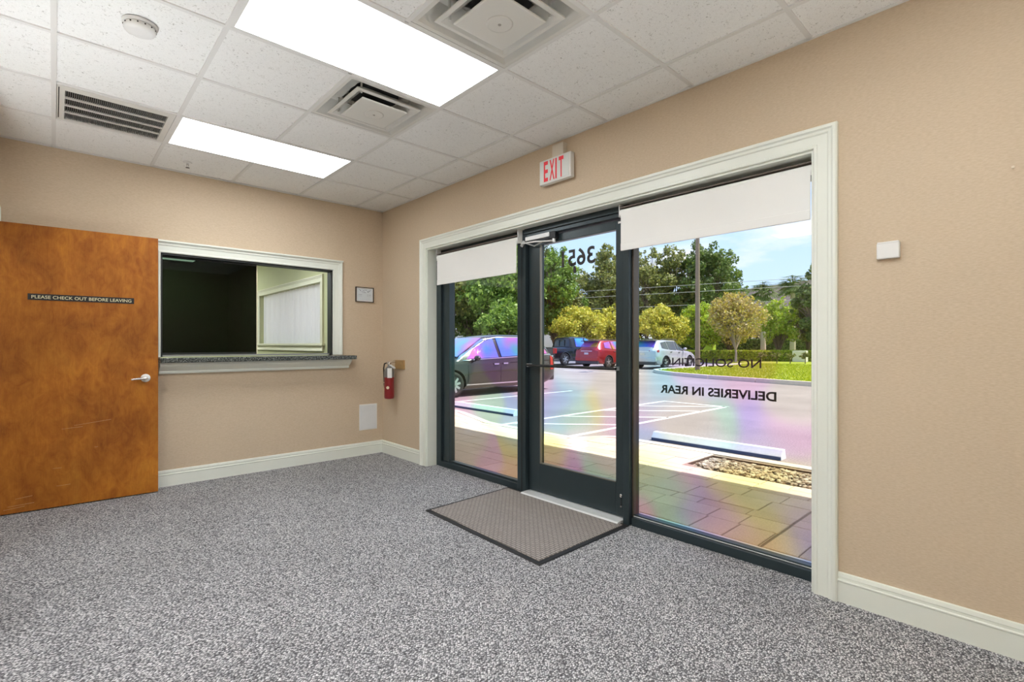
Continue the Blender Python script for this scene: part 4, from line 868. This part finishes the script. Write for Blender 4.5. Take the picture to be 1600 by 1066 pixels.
# ------------------------------------------------------------------ vehicles
def car(name, label, cat, st, wheels, R, paint, side_win, wind, rear, glass_side, glass_rear, w, extra=None, plate=True, clad=CLAD, spokes=5, seams=(), handles=(), mirror=None, pickup=None, tail=None, low=.22):
    """st: stations (x, z_low, z_belt, z_top, half width, half roof width). local frame: x from nose to tail"""
    t = empty(name, (0, 0, 0), label, cat); st = [list(s) for s in st]
    def sec(s):
        x, zl, zb, zt, hw_, rw_ = s; zm = zl+(zb-zl)*.5
        h = [(hw_*.90, zl), (hw_*.985, zl+.09), (hw_, zm), (hw_*.985, zb-.10), (hw_*.95, zb), (rw_*1.03, zt-.075), (rw_*.97, zt-.03), (rw_*.80, zt), (0, zt+.012)]
        return [(x, -y, z) for y, z in h]+[(x, y, z) for y, z in h[-2::-1]]
    secs = [sec(s) for s in st]; m = len(secs[0]); vs = [v for s in secs for v in s]
    fs = [(k*m+i, k*m+i+1, (k+1)*m+i+1, (k+1)*m+i) for k in range(len(secs)-1) for i in range(m-1)]
    fs += [(k*m+m-1, k*m, (k+1)*m, (k+1)*m+m-1) for k in range(len(secs)-1)]
    b = MB().add(vs, fs, 0, True); b.add(vs[:m], [tuple(range(m))], 0, True); b.add(vs[-m:], [tuple(range(m))], 0, True)
    # weld caps
    body = b.build('body', [paint, DARK], t); bm = bmesh.new(); bm.from_mesh(body.data); bmesh.ops.remove_doubles(bm, verts=bm.verts, dist=1e-5); bmesh.ops.recalc_face_normals(bm, faces=bm.faces)
    bm.to_mesh(body.data); bm.free()
    cut = MB()
    for wx in wheels:
        for sgn in (-1, 1): cut.cyl((wx, sgn*(w-.30), R), (wx, sgn*(w+.2), R), R*1.17, n=28, mi=1)
    co = cut.build('cut', [paint, DARK], t); mod = body.modifiers.new('b', 'BOOLEAN'); mod.object = co; mod.operation = 'DIFFERENCE'; mod.solver = 'EXACT'
    me = bpy.data.meshes.new_from_object(body.evaluated_get(bpy.context.evaluated_depsgraph_get())); body.modifiers.clear(); body.data = me; bpy.data.objects.remove(co)
    try: body.data.set_sharp_from_angle(angle=math.radians(38))
    except Exception: pass
    def at(x):
        for a, c in zip(st, st[1:]):
            if a[0] <= x <= c[0]: k = (x-a[0])/max(1e-6, c[0]-a[0]); return [a[i]+(c[i]-a[i])*k for i in range(6)]
        return st[-1] if x > st[0][0] else st[0]
    def ys(x, z, o=.012):
        s = at(x); zl, zb, zt, hw_, rw_ = s[1:]; zm = zl+(zb-zl)*.5
        h = [(hw_*.90, zl), (hw_*.985, zl+.09), (hw_, zm), (hw_*.985, zb-.10), (hw_*.95, zb), (rw_*1.03, max(zb+.01, zt-.075)), (rw_*.97, zt-.03), (rw_*.8, zt)]
        if z <= zl: return h[0][0]+o
        for (y0, z0), (y1, z1) in zip(h, h[1:]):
            if z0 <= z <= z1: return y0+(y1-y0)*(z-z0)/max(1e-6, z1-z0)+o
        return h[-1][0]+o
    def panel(pts, nm, mt, o=.014, th=.006, par=t):
        r = None; xs_ = sorted({round(p[0], 4) for p in pts}); X = []
        for a, c in zip(xs_, xs_[1:]):
            q = max(1, int((c-a)/.07)); X += [a+(c-a)*i/q for i in range(q)]
        X.append(xs_[-1]); rng_ = []
        for x in X:
            zz = []
            for (xa, za), (xb, zb) in zip(pts, pts[1:]+pts[:1]):
                if abs(xb-xa) < 1e-6:
                    if abs(x-xa) < 1e-4: zz += [za, zb]
                elif min(xa, xb)-1e-4 <= x <= max(xa, xb)+1e-4: zz.append(za+(zb-za)*(x-xa)/(xb-xa))
            rng_.append((min(zz), max(zz)))
        nz = 5 if max(b_-a_ for a_, b_ in rng_) > .12 else 1
        for sg in (-1, 1):
            vs = []; fs = []; K = nz+1
            for x, (za, zb) in zip(X, rng_):
                for q in range(K): z = za+(zb-za)*q/nz; vs.append((x, sg*ys(x, z, o), z))
            for i in range(len(X)-1):
                for q in range(nz): fs.append((i*K+q, (i+1)*K+q, (i+1)*K+q+1, i*K+q+1))
            N_ = len(vs); vs += [(v[0], v[1]-sg*th, v[2]) for v in vs]
            for i in range(len(X)-1): fs += [(i*K, i*K+N_, (i+1)*K+N_, (i+1)*K), (i*K+nz, (i+1)*K+nz, (i+1)*K+nz+N_, i*K+nz+N_)]
            r = MB().add(vs, fs).build(nm, mt, par)
        return r
    for k, pts in enumerate(side_win): panel(pts, 'side_window', glass_side[k % len(glass_side)] if isinstance(glass_side, list) else glass_side, .03, .03)
    for nm, (xa, za, wa, xb, zb, wb), mt in (('windshield', wind, glass_side if not isinstance(glass_side, list) else glass_side[0]), ('rear_window', rear, glass_rear)):
        A_ = Vector((xa, 0, za)); B_ = Vector((xb, 0, zb)); dd = (B_-A_).normalized(); nv = Vector((-dd.z, 0, dd.x)); nv = nv if nv.z > 0 else -nv
        if abs(nv.z) < .15: nv = Vector((1 if nm == 'rear_window' else -1, 0, 0))
        c = [(xa, -wa, za), (xa, wa, za), (xb, wb, zb), (xb, -wb, zb)]; q = [Vector(v)+nv*.012 for v in c]+[Vector(v)-nv*.01 for v in c]
        MB().hexa([tuple(v) for v in q]).build(nm, mt, t)
    for wx in wheels:
        for sg in (-1, 1):
            yo = sg*(w-.02); ax = (0, sg, 0)
            wh = MB().lathe([(R*.62, -.20), (R*.93, -.20), (R, -.16), (R, -.05), (R*.95, -.01), (R*.70, 0), (R*.66, -.02)], (wx, yo, R), ax, 32).build('tyre', TYRE, t)
            MB().lathe([(R*.70, -.012), (R*.66, .002), (R*.62, -.03), (R*.60, -.09), (.02, -.09)], (wx, yo, R), ax, 32).build('rim', mat('dark rim well', (.06, .06, .06), .5, .5), wh)
            for k in range(spokes):
                a = 2*PI*k/spokes+.2; e = Vector((math.cos(a), 0, math.sin(a))); p = Vector((-math.sin(a), 0, math.cos(a))); c0 = Vector((wx, yo-sg*.045, R)); c1 = c0+Vector((0, sg*.03, 0))
                q = [c0+e*.03-p*.035, c0+e*.03+p*.035, c0+e*R*.64+p*R*.085, c0+e*R*.64-p*R*.085]
                MB().hexa([tuple(v) for v in q]+[tuple(v+Vector((0, sg*.035, 0))) for v in q]).build('spoke', RIM, wh)
            MB().lathe([(.055, -.03), (.055, .0), (.03, .008)], (wx, yo, R), ax, 16).build('hub', RIM, wh)
            if clad is not None:
                n = 20; vs = []
                for i in range(n+1):
                    a = PI*i/n
                    for rr in (R*1.15, R*1.24):
                        x = wx+math.cos(a)*rr; z = R+math.sin(a)*rr; vs += [(x, sg*(ys(x, z, .0)+.010), z), (x, sg*(ys(x, z, 0)-.03), z)]
                MB().add(vs, [(4*i, 4*i+4, 4*i+6, 4*i+2) for i in range(n)]+[(4*i+1, 4*i+5, 4*i+4, 4*i) for i in range(n)]+[(4*i+2, 4*i+6, 4*i+7, 4*i+3) for i in range(n)]).build('arch_trim', clad, t)
    for x0, z0, x1, z1 in seams: panel([(x0-.006, z0), (x0+.006, z0), (x1+.006, z1), (x1-.006, z1)], 'door_seam', DARK, .003, .004)
    for x, z in handles: panel([(x, z), (x+.17, z), (x+.17, z+.035), (x, z+.035)], 'door_handle', CHROME, .03, .03)
    if mirror:
        x, z = mirror
        for sg in (-1, 1):
            y = ys(x, z, 0); b = MB(); b.add((iv*np.array([.10, .15, .10])+np.array([x+.04, sg*(y+.15), z+.09])).tolist(), jf, 0, True); mo = b.build('mirror', paint, t); mo.modifiers.new('s', 'SUBSURF').levels = 1
            MB().box(x-.03, sg*(y-.02), z-.0, x+.03, sg*(y+.10), z+.03).build('mirror_arm', BLACK, mo)
    if extra: extra(t, panel, ys, at)
    return t
def bx(t, nm, m, *a, bev=.01): return MB().box(*a).build(nm, m, t, bev)

VANP = mat('dark brown metallic paint', (.060, .052, .048), .25, .5, .1, 2, coat=.8)
def van_x(t, panel, ys, at):
    panel([(1.16, .965), (1.30, 1.06), (1.62, 1.25), (2.10, 1.515), (2.60, 1.585), (4.3, 1.585), (4.3, 1.60), (2.6, 1.605), (2.07, 1.54), (1.58, 1.285), (1.22, 1.07), (1.10, .965)], 'window_trim', CHROME, .034, .03)
    panel([(1.20, .955), (4.6, 1.075), (4.6, 1.10), (1.20, .975)], 'belt_trim', CHROME, .013)
    panel([(1.30, .30), (3.5, .30), (3.5, .335), (1.30, .33)], 'sill_trim', CHROME, .012)
    panel([(.16, .62), (.55, .70), (.62, .78), (.22, .74)], 'headlight', LAMPW, .01)
    panel([(4.55, .62), (4.74, .62), (4.70, 1.0), (4.56, 1.04)], 'tail_light', TAIL, .012)
    panel([(2.85, .885), (4.5, .92), (4.5, .895), (2.85, .865)], 'slider_rail', DARK, .006)
    bx(t, 'grille', CLAD, -.0, -.55, .40, .06, .55, .62); bx(t, 'number_plate', PLATE, 4.79, -.16, .75, 4.81, .16, .88, bev=0); bx(t, 'rear_bumper', VANP, 4.60, -.86, .28, 4.84, .86, .58, bev=.05)
van = car('minivan', 'dark brown minivan parked nose in beyond the left pane', 'minivan',
    [(0, .32, .50, .56, .60, .50), (.10, .24, .66, .74, .82, .62), (.55, .20, .84, .90, .93, .72), (1.08, .20, .94, 1.02, .97, .76), (1.75, .20, 1.01, 1.385, .985, .66), (2.15, .20, 1.03, 1.60, .985, .66), (2.8, .20, 1.06, 1.665, .985, .67), (3.8, .20, 1.08, 1.665, .985, .67), (4.35, .22, 1.09, 1.62, .97, .65), (4.62, .30, 1.08, 1.40, .94, .62), (4.80, .36, .98, 1.08, .88, .62)],
    (.90, 3.86), .335, VANP,
    [[(1.34, 1.0), (2.42, 1.03), (2.40, 1.555), (2.12, 1.49), (1.68, 1.25)], [(2.54, 1.04), (3.52, 1.08), (3.50, 1.585), (2.52, 1.585)], [(3.62, 1.085), (4.42, 1.11), (4.28, 1.54), (3.60, 1.58)]],
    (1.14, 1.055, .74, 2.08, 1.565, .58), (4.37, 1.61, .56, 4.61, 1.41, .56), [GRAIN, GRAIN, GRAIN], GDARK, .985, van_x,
    seams=((1.36, .36, 1.36, .93), (2.50, .36, 2.50, 1.60), (3.56, .36, 3.58, 1.58), (1.36, .36, 2.5, .36)), handles=((2.24, .83), (2.58, .84)), mirror=(1.52, .93), spokes=9, clad=None)
van.location = (6.72, 11.45, -.15)

REDP = mat('red metallic paint', (.42, .025, .02), .25, .4, .1, 2, coat=.8)
def suv_x(t, paint, L_):
    def f(t_, panel, ys, at):
        bx(t_, 'rear_bumper', paint, L_-.14, -.86, .42, L_+.03, .86, .68, bev=.05); bx(t_, 'bumper_cladding', CLAD, L_-.16, -.84, .24, L_+.01, .84, .42, bev=.03)
        bx(t_, 'number_plate', PLATE, L_-.01, -.15, .80, L_+.015, .15, .92, bev=0)
        for sg in (-1, 1): MB().hexa([(L_-.28, sg*.50, .96), (L_-.005, sg*.42, .96), (L_-.005, sg*.42, 1.06), (L_-.28, sg*.50, 1.06), (L_-.30, sg*.90, .96), (L_-.13, sg*.88, .96), (L_-.15, sg*.87, 1.09), (L_-.32, sg*.89, 1.09)]).build('tail_light', TAIL, t_)
        bx(t_, 'spoiler', CLAD, L_-.52, -.60, 1.585, L_-.20, .60, 1.63, bev=.015)
        bx(t_, 'garnish', CHROME, L_-.06, -.42, .985, L_-.0, .42, 1.02, bev=.005)
        panel([(1.0, .24), (3.4, .24), (3.4, .33), (1.0, .33)], 'sill_cladding', CLAD, .01)
        panel([(.12, .66), (.55, .76), (.58, .84), (.18, .76)], 'headlight', LAMPW, .01)
        for sg in (-1, 1): MB().tube([(1.9, sg*.60, 1.66), (2.1, sg*.60, 1.70), (3.5, sg*.60, 1.70), (3.7, sg*.60, 1.66)], .018, 6).build('roof_rail', CLAD, t_)
    return f
def suv(name, label, paint, loc, gs, gr):
    L_ = 4.62
    s = car(name, label, 'car',
        [(0, .34, .52, .60, .62, .50), (.10, .25, .70, .78, .82, .60), (.55, .22, .90, .97, .90, .66), (1.15, .22, 1.0, 1.07, .925, .70), (1.80, .22, 1.03, 1.43, .925, .62), (2.2, .22, 1.05, 1.64, .925, .62), (3.3, .22, 1.10, 1.655, .925, .62), (4.05, .24, 1.13, 1.61, .915, .60), (4.38, .32, 1.10, 1.28, .90, .60), (4.58, .40, 1.02, 1.12, .86, .60), (4.62, .42, .94, .98, .82, .58)],
        (.92, 3.62), .35, paint,
        [[(1.50, 1.05), (2.32, 1.08), (2.32, 1.575), (2.10, 1.50), (1.78, 1.32)], [(2.42, 1.085), (3.22, 1.12), (3.20, 1.58), (2.42, 1.58)], [(3.32, 1.13), (3.95, 1.20), (3.85, 1.50), (3.30, 1.57)]],
        (1.20, 1.10, .66, 2.1, 1.58, .54), (4.09, 1.585, .53, 4.42, 1.25, .62), gs, gr, .925, suv_x(None, paint, L_),
        seams=((1.45, .36, 1.45, 1.0), (2.37, .36, 2.37, 1.58), (3.27, .40, 3.27, 1.55)), handles=((2.1, .93), (3.0, .96)), mirror=(1.62, 1.05), spokes=5)
    s.location = loc; s.rotation_euler = (0, 0, PI); return s
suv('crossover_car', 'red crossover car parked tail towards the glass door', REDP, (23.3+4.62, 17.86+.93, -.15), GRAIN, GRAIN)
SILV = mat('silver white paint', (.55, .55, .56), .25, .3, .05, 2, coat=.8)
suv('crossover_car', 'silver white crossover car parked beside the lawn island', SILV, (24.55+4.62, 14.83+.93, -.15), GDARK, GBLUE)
BLKP = mat('black truck paint', (.018, .018, .024), .25, .4, .1, 2, coat=.8)
def truck_x(t, panel, ys, at):
    L_ = 5.75
    bx(t, 'bed_floor_cover', CLAD, 4.02, -.84, 1.13, 5.66, .84, 1.17, bev=.02); bx(t, 'rear_bumper', CHROME, 5.66, -.92, .50, 5.88, .92, .70, bev=.03)
    bx(t, 'tailgate_panel', mat('grey tailgate', (.10, .10, .11), .4, .4), 5.74, -.78, .74, 5.77, .78, 1.12, bev=.01)
    for sg in (-1, 1): bx(t, 'tail_light', TAIL, 5.60, sg*.80, .80, 5.78, sg*1.0, 1.15, bev=.02)
    bx(t, 'number_plate', PLATE, 5.87, -.15, .54, 5.89, .15, .66, bev=0)
    panel([(1.2, .36), (3.9, .36), (3.9, .44), (1.2, .44)], 'running_board', CLAD, .04); panel([(.08, .80), (.42, .84), (.44, 1.04), (.10, 1.02)], 'headlight', LAMPW, .012)
    MB().box(3.985, -.26, 1.30, 4.01, -.22, 1.72).box(3.985, .22, 1.30, 4.01, .26, 1.72).build('rear_window_frame', BLACK, t)
tk = car('pickup_truck', 'black crew cab pickup truck parked left of the red car', 'truck',
    [(0, .50, .82, 1.02, .86, .70), (.08, .40, 1.0, 1.12, .96, .76), (1.2, .36, 1.14, 1.22, 1.0, .80), (1.30, .36, 1.15, 1.26, 1.0, .78), (1.95, .36, 1.18, 1.82, 1.0, .70), (2.4, .36, 1.20, 1.92, 1.0, .70), (3.7, .36, 1.22, 1.92, 1.0, .70), (3.93, .36, 1.22, 1.86, 1.0, .70), (3.99, .36, 1.12, 1.205, 1.0, .93), (5.70, .42, 1.12, 1.205, 1.0, .93), (5.75, .48, 1.08, 1.18, .98, .91)],
    (1.05, 4.72), .41, BLKP,
    [[(1.62, 1.22), (2.55, 1.24), (2.55, 1.82), (2.30, 1.80), (1.95, 1.62)], [(2.68, 1.245), (3.62, 1.26), (3.55, 1.82), (2.68, 1.83)]],
    (1.34, 1.30, .74, 1.93, 1.80, .62), (3.939, 1.78, .60, 3.983, 1.28, .72), [GBLUE, GBLUE], GDARK, 1.0, truck_x,
    seams=((1.58, .5, 1.58, 1.18), (2.62, .5, 2.62, 1.84), (3.68, .5, 3.68, 1.8), (4.0, .45, 4.0, 1.15)), handles=((2.3, 1.05), (3.35, 1.05)), mirror=(1.70, 1.25), spokes=6)
tk.location = (24.1+5.75, 22.0+1.0, -.15); tk.rotation_euler = (0, 0, PI)
bpy.context.view_layer.update()
